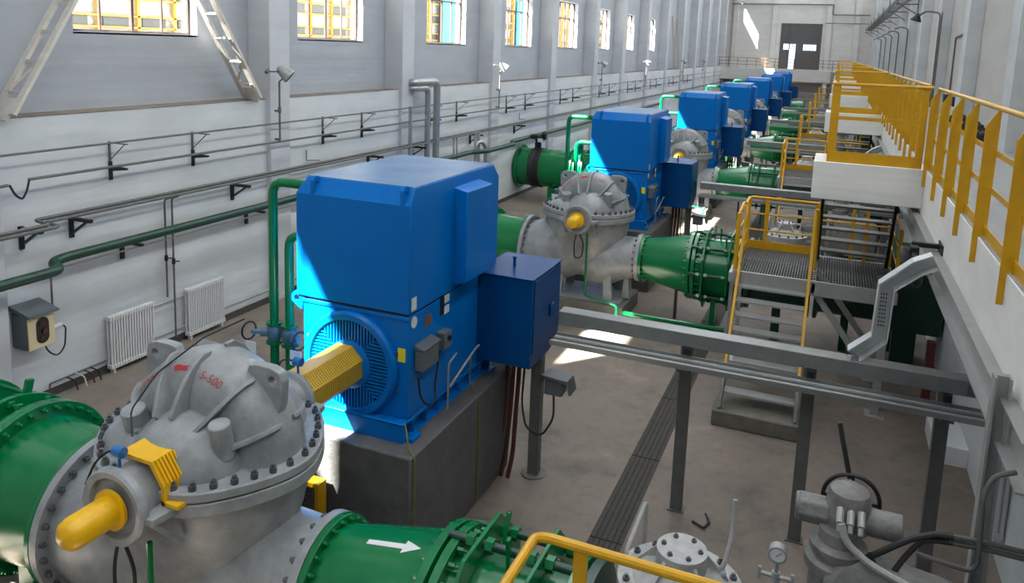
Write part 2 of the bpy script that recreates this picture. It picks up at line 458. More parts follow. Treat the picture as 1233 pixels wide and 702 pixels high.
# world, sun and lamps
world = bpy.data.worlds.new('sky'); scene.world = world; world.use_nodes = True
bg = world.node_tree.nodes['Background']; bg.inputs['Color'].default_value = (0.80, 0.90, 1.0, 1); bg.inputs['Strength'].default_value = 1.7
sd = bpy.data.lights.new('sun', 'SUN'); sd.energy = 120.0; sd.angle = math.radians(0.6); sd.color = (1.0, 0.95, 0.86)
so = bpy.data.objects.new('sun', sd); COL.objects.link(so)
so.rotation_euler = Vector((.8, 1.0, -1.40)).to_track_quat('-Z', 'Y').to_euler(); so.location = (-40, -40, 60)
def area(loc, to, sx, sy, power, col=(0.93, 0.97, 1.0), name='roof_light'):
    d = bpy.data.lights.new(name, 'AREA'); d.shape = 'RECTANGLE'; d.size = sx; d.size_y = sy; d.energy = power; d.color = col
    o = bpy.data.objects.new(name, d); COL.objects.link(o); o.location = loc
    z = -Vector(to).normalized(); y = Vector((0, 1, 0)); x = y.cross(z).normalized(); y = z.cross(x)
    o.rotation_euler = Matrix((x, y, z)).transposed().to_euler(); return o
for y in (1, 17, 33, 49, 65, 77):
    area((-5.2, y, WT - .1), (0, 0, -1), 1.8, 14.0, 760)  # unseen area lamps added under the roof as ambient fill
# unseen fill lamps added inside the high openings of the right wall
for y in (-3, 10, 23, 36, 49, 62, 75):
    area((XR - .06, y, 13.0), (-1, 0, -.75), 1.7, 11.5, 780, (0.95, 0.98, 1.0), 'window_light')

# camera
cd = bpy.data.cameras.new('camera'); cam = bpy.data.objects.new('camera', cd); COL.objects.link(cam)
F, PY = 928.68, 196.55
cd.sensor_width = 36.0; cd.lens = F / 1233 * 36.0; cd.shift_y = -(351.0 - PY) / 1233.0; cd.clip_start = 0.05; cd.clip_end = 400
fw = Vector((-0.3781937, 0.91337584, -0.15071201)); rt = Vector((0.92134504, 0.38720286, 0.03460142)); up = Vector((-0.08996022, 0.12577173, 0.98797198))
mw = Matrix((rt, up, -fw)).transposed().to_4x4(); mw.translation = (0, 0, 5.6); cam.matrix_world = mw
scene.camera = cam
scene.view_settings.view_transform = 'Standard'; scene.view_settings.look = 'None'; scene.view_settings.gamma = 1.0
scene.view_settings.use_curve_mapping = False; scene.view_settings.exposure = 0.0
scene.cycles.use_denoising = True; scene.cycles.max_bounces = 8; scene.cycles.sample_clamp_indirect = 8.0

# ------------------------------------------------------------------ pump
SX, SZ, YC = -4.6, 2.15, 4.75          # shaft axis x and height, pump centre y
def arc(cx, cy, r, a0, a1, n): return [(cx + r * math.cos(a0 + (a1 - a0) * i / n), cy + r * math.sin(a0 + (a1 - a0) * i / n)) for i in range(n + 1)]
FL = [(.93, -.16), (.93, .16), (.70, .58), (.38, .86), (-.38, .86), (-.74, .62), (-1.1, .2), (-1.1, -.2), (-.74, -.62), (-.38, -.86), (.38, -.86), (.70, -.58)]
def soft(poly, k=3):
    for _ in range(k):
        q = []
        for i in range(len(poly)):
            a, b = poly[i], poly[(i + 1) % len(poly)]
            q += [(a[0] * .75 + b[0] * .25, a[1] * .75 + b[1] * .25), (a[0] * .25 + b[0] * .75, a[1] * .25 + b[1] * .75)]
        poly = q
    return poly
FLS = soft(FL, 3)
def wp(x, y, z): return (SX + x, YC + y, z)

pump = thing('pump', (SX, YC, 0), '', 'pump', 'grey pumps along the hall')
# lower casing: hull below the split flange
mb = MB(); rings = []
for z, k, ky in ((2.07, .90, .86), (1.9, .91, .86), (1.68, .90, .83), (1.45, .85, .77), (1.2, .75, .68), (.98, .60, .54), (.82, .42, .38), (.74, .2, .18)):
    rings.append([wp(x * k - .22 * (2.07 - z) / 1.3, y * ky, z) for x, y in FLS])
mb.loft(rings)
part('lower_casing', mb, 'pump', pump, smooth=60)
mb = MB().tube([wp(-.05, 0, 1.52), wp(-.35, 0, 1.40), wp(-.65, 0, 1.27), wp(-1.0, 0, 1.17), wp(-1.36, 0, 1.15)], .62, n=40, radii=[.55, .66, .69, .66, .62])
part('suction_nozzle', mb, 'pump', pump, smooth=60)
mb = MB().lathe([(.60, -1.42), (.735, -1.42), (.735, -1.34), (.62, -1.34), (.62, -1.30)], wp(0, 0, 1.15), (1, 0, 0), n=48)
sf = part('suction_flange', mb, 'pump', pump)
mb = MB().tube([wp(.0, 0, 1.05), wp(.35, -.02, 1.12), wp(.7, 0, 1.22), wp(1.1, 0, 1.27)], .42, n=36, radii=[.5, .55, .47, .42])
part('discharge_nozzle', mb, 'pump', pump, smooth=60)
mb = MB().lathe([(.40, 1.16), (.5, 1.16), (.5, 1.08), (.43, 1.08), (.43, 1.0)], wp(0, 0, 1.27), (1, 0, 0), n=44)
df = part('discharge_flange', mb, 'pump', pump)
# split flange in two leaves
part('lower_flange', MB().prism([(SX + x, YC + y) for x, y in FLS], 'xy', SZ - .115, SZ - .006), 'pump', pump, bev=.012)
uf = part('upper_flange', MB().prism([(SX + x, YC + y) for x, y in FLS], 'xy', SZ + .006, SZ + .085), 'pump', pump, bev=.012)
# upper casing: volute arch turned about the shaft, with a suction dome front and back
def half_lathe(prof, n=48): return MB().lathe(prof, wp(0, 0, SZ + .05), (0, 1, 0), n=n, a0=0, a1=PI, ref=(1, 0, 0))
prof = [(.30, -.34), (.50, -.33), (.60, -.31), (.69, -.27), (.76, -.21), (.785, -.13), (.80, -.04), (.80, .04), (.785, .13), (.76, .21), (.69, .27), (.60, .31), (.50, .33), (.30, .34)]
mb = MB().lathe(prof, wp(0, 0, SZ + .05), (0, -1, 0), n=56, a0=0, a1=PI, ref=(1, 0, 0))
part('upper_casing', mb, 'pump', pump, smooth=60)
for sy in (-1, 1):
    part('suction_dome', MB().ellipsoid(wp(.06, sy * .36, SZ + .05), .50, .42, .42, zmin=0), 'pump', pump, smooth=60)
    part('suction_shoulder', MB().ellipsoid(wp(-.42, sy * .28, SZ + .03), .46, .36, .26, zmin=0), 'pump', pump, smooth=60)
for sy in (-1, 1):
    for deg in (24, 54, 88, 112, 150):
        w = math.radians(deg); c, s_ = math.cos(w), math.sin(w)
        poly = [(.34, .44), (.42, .52), (.50, .47), (.62, .40), (.75, .30), (.825, .18), (.825, .08), (.5, .2)]
        vs = []; t = .019
        for o in (-t, t):
            for r_, yy in poly: vs.append(wp(c * r_ - s_ * o, sy * yy, SZ + .05 + s_ * r_ + c * o))
        n = len(poly); fs = [tuple(range(n)), tuple(range(2 * n - 1, n - 1, -1))] + [(i, n + i, n + (i + 1) % n, (i + 1) % n) for i in range(n)]
        part('rib', MB().add(vs, fs), 'pump', pump, bev=.006)
for sx in (-1, 1):
    poly = [(SX + sx * x, SZ + z) for x, z in ((.34, .62), (.50, .52), (.66, .36), (.72, .52), (.73, .72), (.70, .79), (.61, .82), (.40, .82))]
    if sx < 0: poly = poly[::-1]
    mb = MB().plate_hole(poly, (SX + sx * .63, SZ + .71), .04, 'xz', YC - .05, YC + .04)
    part('lifting_ear', mb, 'pump', pump, bev=.008)
# bosses on the upper casing
part('boss', MB().cyl(wp(.46, -.40, SZ + .2), wp(.46, -.46, SZ + .50), .085, n=18), 'pump', pump, bev=.01)
part('boss', MB().cyl(wp(-.44, -.40, SZ + .2), wp(-.44, -.46, SZ + .42), .10, n=18), 'pump', pump, bev=.01)
# feet and pedestal
part('base_plate', MB().box(SX - .85, SX + .85, YC - .55, YC + .55, .33, .365), 'pump', pump)
for sx in (-1, 1):
    for sy in (-1, 1):
        part('foot', MB().prism([(SX + sx * .66, .36), (SX + sx * .46, .36), (SX + sx * .42, 1.4), (SX + sx * .56, 1.4)], 'xz', YC + sy * .42 - .03, YC + sy * .42 + .03), 'pump', pump, bev=.006)
mb = MB().prism([(SX + .78, .36), (SX + .95, .36), (SX + .9, .9), (SX + .82, .9)], 'xz', YC - .12, YC + .12)
part('nozzle_support', mb, 'pump', pump)
# bearing housings
for sy in (-1, 1):
    prof = [(.0, 1.01), (.22, 1.01), (.235, 1.05), (.285, 1.06), (.30, 1.04), (.30, .99), (.265, .965), (.245, .9), (.245, .80), (.21, .76), (.19, .6)] if sy < 0 else [(0, 1.02), (.17, 1.02), (.26, 1.0), (.26, .95), (.22, .93), (.21, .8), (.19, .6)]
    bh = part('bearing_housing', MB().lathe(prof, wp(0, 0, SZ), (0, sy, 0), n=36), 'pump', pump)
    for sx in (-1, 1):
        mb = MB()
        mb.prism([(SX + sx * .22, YC + sy * 1.02), (SX + sx * .36, YC + sy * 1.02), (SX + sx * .40, YC + sy * .70), (SX + sx * .22, YC + sy * .62)], 'xy', SZ - .07, SZ - .01)
        mb.prism([(YC + sy * 1.01, SZ - .07), (YC + sy * .97, SZ - .07), (YC + sy * .70, SZ - .36), (YC + sy * .76, SZ - .36)], 'yz', SX + sx * .33 - .02, SX + sx * .33 + .02)
        part('bearing_bracket', mb, 'pump', pump, bev=.006)
# yellow shaft cap and louvred seal guard
mb = MB().lathe([(.155, 1.05), (.155, 1.075), (.118, 1.08), (.118, 1.36), (.105, 1.41), (.075, 1.44), (.0, 1.455)], wp(0, 0, SZ), (0, -1, 0), n=36)
part('shaft_cap', mb, 'shaft_yellow', pump, label='bright yellow round shaft cap')
ga, gb_ = YC - .86, YC - .64
mb = MB().prism([(SX + .31, SZ + .0), (SX + .31, SZ + .15), (SX + .19, SZ + .32), (SX - .12, SZ + .33), (SX - .12, SZ + .30), (SX + .17, SZ + .29), (SX + .28, SZ + .13), (SX + .28, SZ + .0)], 'xz', ga, gb_)
for j in range(6):
    yy = ga + .03 + j * .032
    mb.bar((SX + .315, yy, SZ + .165), (SX + .205, yy, SZ + .322), .014, .02)
mb.prism([(SX + .28, SZ + .0), (SX + .44, SZ + .0), (SX + .44, SZ + .03), (SX + .28, SZ + .03)], 'xz', ga, gb_)
part('seal_guard', mb, 'shaft_yellow', pump, label='yellow louvred seal guard')
# bolts on the split flange
def along(poly, step, inset):
    pts = []; P = [Vector(p) for p in poly]; L = 0; nxt = step / 2; n = len(P); cen = Vector((-.1, 0))
    for i in range(n):
        a, b = P[i], P[(i + 1) % n]; l = (b - a).length
        while nxt <= L + l:
            p = a.lerp(b, (nxt - L) / l); q = p + (cen - p).normalized() * inset; pts.append((q.x, q.y)); nxt += step
        L += l
    return pts
for (x, y) in along(FLS, .158, .055):
    if abs(x) < .24: continue
    bolt(pump, wp(x, y, SZ + .085), (0, 0, 1))
for flange, cz, r_, xx, cnt, dirn in ((sf, 1.15, .68, -1.34, 28, 1), (df, 1.27, .462, 1.08, 20, -1)):
    for k in range(cnt):
        w = 2 * PI * (k + .5) / cnt; bolt(flange, wp(xx, math.cos(w) * r_, cz + math.sin(w) * r_), (dirn, 0, 0), .030, .035)
# painted lettering on the shoulder of the arch
def shoulder_text(txt, ang0, size, material):
    cu = bpy.data.curves.new('lettering', 'FONT'); cu.body = txt; cu.size = size; cu.space_character = 1.08
    ob = bpy.data.objects.new('lettering', cu); COL.objects.link(ob)
    dg = bpy.context.evaluated_depsgraph_get(); me = bpy.data.meshes.new_from_object(ob.evaluated_get(dg))
    bpy.data.objects.remove(ob)
    bm = bmesh.new(); bm.from_mesh(me); bmesh.ops.subdivide_edges(bm, edges=[e for e in bm.edges if e.calc_length() > .02], cuts=2); 
    return bm, me
def wrap(u, v, a0):
    """u along the arch (clockwise from angle a0), v up the shoulder"""
    r0 = .60 + v * .80; y0 = -.312 + v * .36 + max(0, v - .11) * .5; w = a0 - u / .68
    return wp(math.cos(w) * (r0 + .004), y0 - .006, SZ + .05 + math.sin(w) * (r0 + .004))
def letter_part(txt, a0, size, v0, material):
    bm, me = shoulder_text(txt, a0, size, material)
    o3 = ORG[pump]
    for v in bm.verts: v.co = Vector(wrap(v.co.x, v.co.y + v0, a0)) - o3
    bm.to_mesh(me); bm.free(); me.materials.clear(); me.materials.append(M[material])
    o = bpy.data.objects.new('lettering', me); COL.objects.link(o); o.parent = pump; ORG[o] = o3
    return o
letter_part('KENFLO', math.radians(145), .088, .11, 'red')
letter_part('S-500', math.radians(82), .085, .10, 'red')
mb = MB(); q = [(0, .13), (.05, .17), (.05, .155), (.16, .155), (.14, .13), (.16, .105), (.05, .105), (.05, .09)]
mb.add([wrap(u, v + .02, math.radians(107)) for u, v in q], [tuple(range(len(q)))])
part('arrow_mark', mb, 'red', pump, smooth=0)
# sensors on the bearings with their leads
for x, y, z, lead in ((-.06, -.92, SZ + .22, [(-.06, -.92, SZ + .36), (-.14, -.93, SZ + .37), (-.24, -.98, SZ + .28), (-.30, -1.02, SZ + .1)]), (.06, 1.0, SZ + .22, [(.06, 1.0, SZ + .36), (-.06, 1.02, SZ + .36), (-.22, 1.08, SZ + .3), (-.3, 1.1, SZ + .0)])):
    sn = part('temperature_sensor', MB().cyl(wp(x, y, z - .05), wp(x, y, z + .13), .011, n=8).cyl(wp(x - .04, y, z + .15), wp(x + .045, y, z + .15), .042, n=14), 'sensor', pump)
    ld = part('sensor_lead', MB().tube([wp(*p) for p in lead], .009, n=6, fillet=.08), 'black', pump); ld.parent = sn
# vent tube over the casing, drain lines and looped hose at the front bearing
mb = MB().tube([wp(-.18, -.70, SZ + .36), wp(-.30, -.60, SZ + .50), wp(-.28, -.35, SZ + .72), wp(-.12, .0, SZ + .93), wp(.0, .35, SZ + 1.0)], .007, n=7, fillet=.05)
part('vent_tube', mb, 'blackmetal', pump)
mb = MB().tube([wp(.0, -1.0, SZ - .25), wp(-.05, -1.02, SZ - .5), wp(-.02, -1.03, SZ - .8), wp(.12, -1.02, SZ - .78), wp(.16, -1.0, SZ - .5), wp(.05, -1.0, SZ - .28)], .014, n=7, fillet=.12)
part('hose_loop', mb, 'black', pump)
part('drain_pipe', MB().tube([wp(.19, -.9, SZ - .3), wp(.19, -.9, .55), wp(.9, -.95, .45), wp(.9, -.95, .1)], .022, n=8, fillet=.08), 'green', pump)

row(pump, 'grey split case pump with red lettering and yellow shaft cap, {}', range(1, 6), 1, ('seal_guard', 'sensor_lead', 'vent_tube', 'temperature_sensor'))

# concrete pad below each pump
pad = single('pump_pad', MB().box(SX - .95, SX + .95, YC - .7, YC + .72, 0, .33), 'step', '', 'concrete pad', 'pads under the pumps', bev=.015)
row(pad, 'low concrete pad under the grey pump {}', range(1, 6))

# ------------------------------------------------------------------ coupling guard
cg = thing('coupling_guard', (SX, YC + 1.45, 0), '', 'coupling guard', 'yellow coupling guards')
R = .245
octo = [(SX + R * math.cos(PI / 8 + k * PI / 4), SZ + .0 + R * math.sin(PI / 8 + k * PI / 4)) for k in range(8)]
part('shell', MB().prism(octo, 'xz', YC + .98, YC + 1.90), 'yellow_mesh', cg, bev=.006)
mb = MB()
for (a, b) in ((0, 1), (7, 0), (1, 2), (2, 3)):
    (x0, z0), (x1, z1) = octo[a], octo[b]
    nx, nz = (x0 + x1) / 2 - SX, (z0 + z1) / 2 - SZ; l = math.hypot(nx, nz); nx /= l; nz /= l
    if (a, b) in ((1, 2), (2, 3)): continue
    for i in range(1, 9):
        for j in range(1, 26):
            u = i / 9; px, pz = x0 + (x1 - x0) * u + nx * .0015, z0 + (z1 - z0) * u + nz * .0015; yy = YC + 1.0 + .88 * j / 26
            tx, tz = (x1 - x0) / l, (z1 - z0) / l; tl = math.hypot(tx, tz); tx /= tl; tz /= tl; h = .006
            mb.add([(px - tx * h, yy - h, pz - tz * h), (px + tx * h, yy - h, pz + tz * h), (px + tx * h, yy + h, pz + tz * h), (px - tx * h, yy + h, pz - tz * h)], [(0, 1, 2, 3)])
part('perforation', mb, 'blackmetal', cg, smooth=0)['kind'] = 'stuff'
row(cg, 'yellow perforated octagonal coupling guard between pump and blue motor, {}', range(1, 4), 1, ('perforation',))

ys_ = thing('low_guard', (SX - .2, 6.25, 0), '', 'guard', 'low yellow guards behind the pumps')
part('frame', MB().box(SX - .07, SX - .02, 6.17, 6.30, 0, .98).box(SX - .50, SX - .45, 6.17, 6.30, 0, .98).box(SX - .45, SX - .07, 6.17, 6.30, .93, .98), 'yellow', ys_)
gm = MB()
for j in range(16): gm.box(SX - .45, SX - .07, 6.21, 6.225, .08 + j * .055, .11 + j * .055)
part('louvre', gm, 'steel_dark', ys_, smooth=0)
row(ys_, 'low yellow framed louvre guard on the floor behind the pump, {}', range(1, 2))

# ------------------------------------------------------------------ motor and plinth
MX, MY = -4.57, 6.7
pl = thing('plinth', (MX, 7.7, 0), '', 'concrete plinth', 'motor plinths')
mb = MB().box(-5.55, -3.63, 6.36, 9.0, 0, 1.42)
part('block', mb, 'stone', pl, bev=.02)
row(pl, 'dark concrete plinth carrying the blue motor {}', range(1, 7))

motor = thing('motor', (MX, MY, 0), '', 'electric motor', 'blue motors along the hall')
def mp(x, y, z): return (MX + x, MY + y, z)
mb = MB()
for x0, x1 in ((-.68, -.50), (.52, .72)):
    mb.box(MX + x0, MX + x1, MY - .10, MY + 2.22, 1.42, 1.45).box(MX + x0, MX + x1, MY - .10, MY + 2.22, 1.60, 1.63).box(MX + (x0 + x1) / 2 - .02, MX + (x0 + x1) / 2 + .02, MY - .10, MY + 2.22, 1.45, 1.60)
mb.box(MX - .68, MX + .72, MY - .12, MY - .10 + .01, 1.42, 1.63).box(MX - .68, MX + .72, MY - .12, MY + .02, 1.61, 1.635)
for j in range(8): mb.box(MX + .52, MX + .72, MY + .1 + j * .28, MY + .12 + j * .28, 1.45, 1.60)
part('skid', mb, 'blue', motor, bev=.006)
mb = MB().box(MX - .64, MX + .69, MY, MY + 2.15, 1.63, 2.77)
part('body', mb, 'blue', motor, bev=.012)
mb = MB()
z0, z1, z2 = 2.80, 3.95, 4.12; a0, a1 = -.715, .715
b0 = [(MX + a0, MY - .02), (MX + a1, MY - .02), (MX + a1, MY + 2.2), (MX + a0, MY + 2.2)]
t0 = [(MX + a0 + .06, MY + .11), (MX + a1 - .03, MY + .11), (MX + a1 - .03, MY + 2.08), (MX + a0 + .06, MY + 2.08)]
mb.loft([[(x, y, z0) for x, y in b0], [(x, y, z1) for x, y in b0], [(x, y, z2) for x, y in t0]])
part('cooler_box', mb, 'blue', motor, bev=.01)
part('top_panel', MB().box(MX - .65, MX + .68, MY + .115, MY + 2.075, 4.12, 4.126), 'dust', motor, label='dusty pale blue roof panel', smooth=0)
part('joint_gasket', MB().box(MX - .63, MX + .67, MY + .01, MY + 2.14, 2.77, 2.80), 'black', motor)
mb = MB().box(MX - .65, MX + .705, MY - .012, MY + .05, 2.73, 2.765)
part('joint_flange', mb, 'blue', motor, bev=.004)
# fan end shield with slatted opening
cz = SZ
mb = MB().lathe([(.585, 0.0), (.585, .05), (.56, .085), (.50, .085), (.485, .055), (.485, 0.01)], mp(0, 0, cz), (0, -1, 0), n=56)
fs_ = part('end_shield', mb, 'blue', motor)
part('vent_opening', MB().lathe([(.26, .012), (.485, .012)], mp(0, 0, cz), (0, -1, 0), n=48), 'blackmetal', motor)
mb = MB().lathe([(.27, .01), (.27, .07), (.24, .085), (.17, .10), (.15, .20), (0, .20)], mp(0, 0, cz), (0, -1, 0), n=36)
part('bearing_cover', mb, 'blue', motor)
gr = MB()
for k in range(-12, 13):
    u = k * .0385
    for sgn in (-1, 1):
        hi = math.sqrt(max(0, .49 ** 2 - u * u)); lo = max(math.sqrt(max(0, .265 ** 2 - u * u)), abs(u) * .95)
        if hi - lo > .02: gr.bar(mp(u, -.05, cz + sgn * lo), mp(u, -.05, cz + sgn * hi), .017, .03, up=(0, 1, 0))
        if hi - lo > .02: gr.bar(mp(sgn * lo, -.05, cz + u), mp(sgn * hi, -.05, cz + u), .03, .017)
part('vent_grille', gr, 'blue', motor, smooth=0)
for k in range(8):
    w = 2 * PI * (k + .5) / 8; bolt(motor, mp(math.cos(w) * .61, -.0, cz + math.sin(w) * .61 * .9), (0, -1, 0), .018, .018)
part('shaft', MB().cyl(mp(0, -.1, cz), mp(0, -.45, cz), .09, n=20), 'steel_dark', motor)
# side panel, lifting lugs, name plates, terminal boxes
mb = MB().prism([(MX + .70, 2.86), (MX + .88, 2.90), (MX + .88, 3.96), (MX + .70, 4.0)], 'xz', MY + .95, MY + 1.62)
part('side_panel', mb, 'blue', motor, bev=.01)
for x in (-.50, .61):
    y0 = MY - .005
    poly = [(y0 - .02, 3.93), (y0 + .10, 3.93), (y0 + .10, 4.13), (y0 + .03, 4.15), (y0 - .02, 4.10)]
    mb = MB().plate_hole(poly, (y0 + .04, 4.06), .03, 'yz', MX + x - .02, MX + x + .02)
    part('lifting_lug', mb, 'blue', motor)
poly = [(MX - .80, 2.72), (MX - .66, 2.62), (MX - .62, 2.80), (MX - .66, 2.84), (MX - .76, 2.83), (MX - .80, 2.79)]
part('lifting_lug', MB().plate_hole(poly, (MX - .73, 2.76), .035, 'xz', MY, MY + .04), 'blue', motor)
nx = MX + .69
tb = part('terminal_box', MB().box(nx, nx + .11, MY + .14, MY + .50, 2.13, 2.36), 'boxgrey', motor, label='grey terminal box with sloped lid', bev=.012)
mb = MB().prism([(nx, 2.36), (nx + .125, 2.36), (nx + .125, 2.385), (nx, 2.42)], 'xz', MY + .13, MY + .51)
o = part('lid', mb, 'boxgrey', motor, bev=.006); o.parent = tb
sb = part('switch_box', MB().box(nx, nx + .11, MY + .62, MY + .80, 2.20, 2.40), 'boxgrey', motor, label='small grey box with knob', bev=.01)
o = part('knob', MB().cyl((nx + .11, MY + .72, 2.32), (nx + .135, MY + .72, 2.32), .03, n=14), 'blackmetal', motor); o.parent = sb
part('name_plate', MB().box(MX + a1, MX + a1 + .004, MY + .02, MY + .12, 2.83, 2.97), 'plate', motor, smooth=0)
part('rotation_plate', MB().cyl((nx, MY + .12, 2.68), (nx + .006, MY + .12, 2.68), .062, n=24), 'plate', motor)
part('data_plate', MB().box(nx, nx + .004, MY + .36, MY + .50, 2.54, 2.66), 'rust', motor, smooth=0)
part('gauge_plate', MB().box(nx, nx + .005, MY + .70, MY + .80, 2.56, 2.78), 'blackmetal', motor, smooth=0)
part('small_plate', MB().box(nx, nx + .006, MY + .80, MY + .92, 2.68, 2.77).box(nx, nx + .006, MY + .80, MY + .92, 2.55, 2.64), 'plate', motor, smooth=0)
part('notice_plate', MB().box(MX + .575, MX + .665, MY - .006, MY, 2.27, 2.42), 'yplate', motor, label='yellow notice plate', smooth=0)
part('cable_loop', MB().tube([(nx + .08, MY + .10, 2.08), (nx + .09, MY + .12, 1.85), (nx + .12, MY + .28, 1.68), (nx + .10, MY + .46, 1.72), (nx + .06, MY + .5, 1.8), (nx + .05, MY + .62, 2.2)], .012, n=7, fillet=.1), 'black', motor)
part('conduit', MB().tube([(nx + .12, MY + .75, 1.72), (nx + .13, MY + 1.4, 1.95), (nx + .13, MY + 1.5, 1.96)], .014, n=8, fillet=.1).tube([(nx + .1, MY + .75, 1.45), (nx + .1, MY + .75, 2.0), (nx + .1, MY + .95, 2.05)], .012, n=8, fillet=.06), 'steel', motor)
for x0, y0 in ((.70, -.06), (.70, 1.9), (-.78, -.06)): part('foot', MB().box(MX + x0, MX + x0 + .10, MY + y0, MY + y0 + .18, 1.42, 1.46), 'blue', motor)
row(motor, 'large blue electric motor with cooler box on a concrete plinth, {}', range(1, 7), 3, ('bolt', 'vent_grille', 'vent_opening', 'cable_loop', 'conduit', 'small_plate', 'data_plate', 'lid', 'knob', 'rotation_plate', 'name_plate'))

# ------------------------------------------------------------------ terminal cabinet, its post, limit switch and cables
CX0, CX1, CY0, CY1, CZ_0, CZ_1 = -3.93, -3.15, 8.40, 9.42, 1.68, 2.82
cab = thing('terminal_cabinet', ((CX0 + CX1) / 2, (CY0 + CY1) / 2, CZ_0), '', 'terminal cabinet', 'blue terminal cabinets')
mb = MB().prism([(CY0, CZ_0), (CY1 - .30, CZ_0), (CY1, CZ_0 + .14), (CY1, CZ_1 - .02), (CY0, CZ_1 - .02)], 'yz', CX0, CX1)
part('body', mb, 'blue_dark', cab, bev=.008)
part('lid', MB().box(CX0 - .01, CX1 + .012, CY0 - .012, CY1 + .012, CZ_1 - .02, CZ_1), 'blue_dark', cab, bev=.005)
dpart = part('door', MB().box(CX1, CX1 + .014, CY0 + .05, CY1 - .03, CZ_0 + .18, CZ_1 - .04), 'blue_dark', cab, bev=.004)
o = part('handle', MB().box(CX1 + .014, CX1 + .04, CY0 + .60, CY0 + .74, CZ_0 + .50, CZ_0 + .66), 'blue_dark', cab, bev=.01); o.parent = dpart
o = part('lifting_eye', MB().cyl((-3.58, 8.85, CZ_1), (-3.58, 8.85, CZ_1 + .1), .02, n=10).cyl((-3.58, 8.85, CZ_1 + .1), (-3.58, 8.85, CZ_1 + .13), .028, n=10), 'blue_dark', cab)
part('back_neck', MB().box(CX0 - .05, CX0, CY0 + .2, CY1 - .2, CZ_0 + .3, CZ_1 - .2), 'blue_dark', cab)
row(cab, 'dark blue terminal cabinet beside the blue motor, {}', range(1, 7))
post = thing('cabinet_post', (-3.24, 8.95, 0), '', 'support post', 'posts under the blue cabinets')
part('shaft', MB().box(-3.31, -3.17, 8.88, 9.02, 0.015, CZ_0), 'steel_dark', post, bev=.006)
part('base_plate', MB().cyl((-3.24, 8.95, 0), (-3.24, 8.95, .015), .17, n=24), 'step', post)
row(post, 'dark steel post under the blue cabinet {}', range(1, 7))
es = thing('control_box', (-2.98, 8.92, 1.22), '', 'control box', 'hooded boxes on the cabinet posts')
part('box', MB().box(-3.10, -2.86, 8.82, 9.02, 1.20, 1.42), 'boxgrey', es, bev=.012)
part('hood', MB().prism([(-3.12, 1.43), (-2.80, 1.40), (-2.76, 1.26), (-2.73, 1.26), (-2.78, 1.44), (-3.12, 1.47)], 'xz', 8.78, 9.04), 'boxgrey', es, bev=.006)
part('arm', MB().box(-3.19, -3.09, 8.88, 8.94, 1.36, 1.42), 'steel_dark', es)
row(es, 'grey hooded control box on the cabinet post {}', range(1, 3))
lp = single('looped_cable', MB().tube([(-2.98, 8.86, 1.22), (-2.95, 8.82, .9), (-3.1, 8.80, .62), (-3.32, 8.80, .68), (-3.4, 8.82, 1.0), (-3.38, 8.86, 1.7)], .014, n=7, fillet=.12), 'black', '', 'cable', 'loops of cable under the blue cabinets')
row(lp, 'black cable looped below the grey control box {}', range(1, 3))
for j, (x0, x1, lab) in enumerate(((-3.72, -3.66, 'leftmost'), (-3.64, -3.58, 'middle'), (-3.56, -3.50, 'rightmost'))):
    c = single('power_cable', MB().tube([(x0 + .1, 8.85, CZ_0), (x0 + .1, 8.84, 1.3), (x0 + .09, 8.8, .8), (x1 - .02 + .02 * j, 8.78, .3), (x1 - .05 + .02 * j, 8.70, 0.0)], .03, n=9, fillet=.2), 'brown', '', 'power cable', 'brown power cables under the cabinets')
    row(c, lab + ' of three brown power cables dropping from the blue cabinet {}', range(1, 3))
wr = single('earthing_wire', MB().tube([(-3.92, 8.39, 2.45), (-3.93, 8.38, 2.1), (-3.90, 8.30, 1.8), (-3.82, 8.1, 1.50), (-3.7, 8.02, 1.43), (-3.62, 7.98, 1.36), (-3.615, 7.97, .05)], .008, n=6, fillet=.1), 'ygwire', '', 'earthing wire', 'yellow green earthing wires')
row(wr, 'yellow green earthing wire hanging from cabinet to plinth, {}', range(1, 2))
wr = single('earthing_wire', MB().tube([(-3.86, 6.62, 1.64), (-3.80, 6.56, 1.60), (-3.74, 6.50, 1.46), (-3.64, 6.42, 1.435), (-3.615, 6.42, 1.38), (-3.615, 6.42, .05)], .008, n=6, fillet=.05), 'ygwire', '', 'earthing wire', 'yellow green earthing wires')
row(wr, 'yellow green earthing wire from motor skid down the plinth corner, {}', range(1, 2))

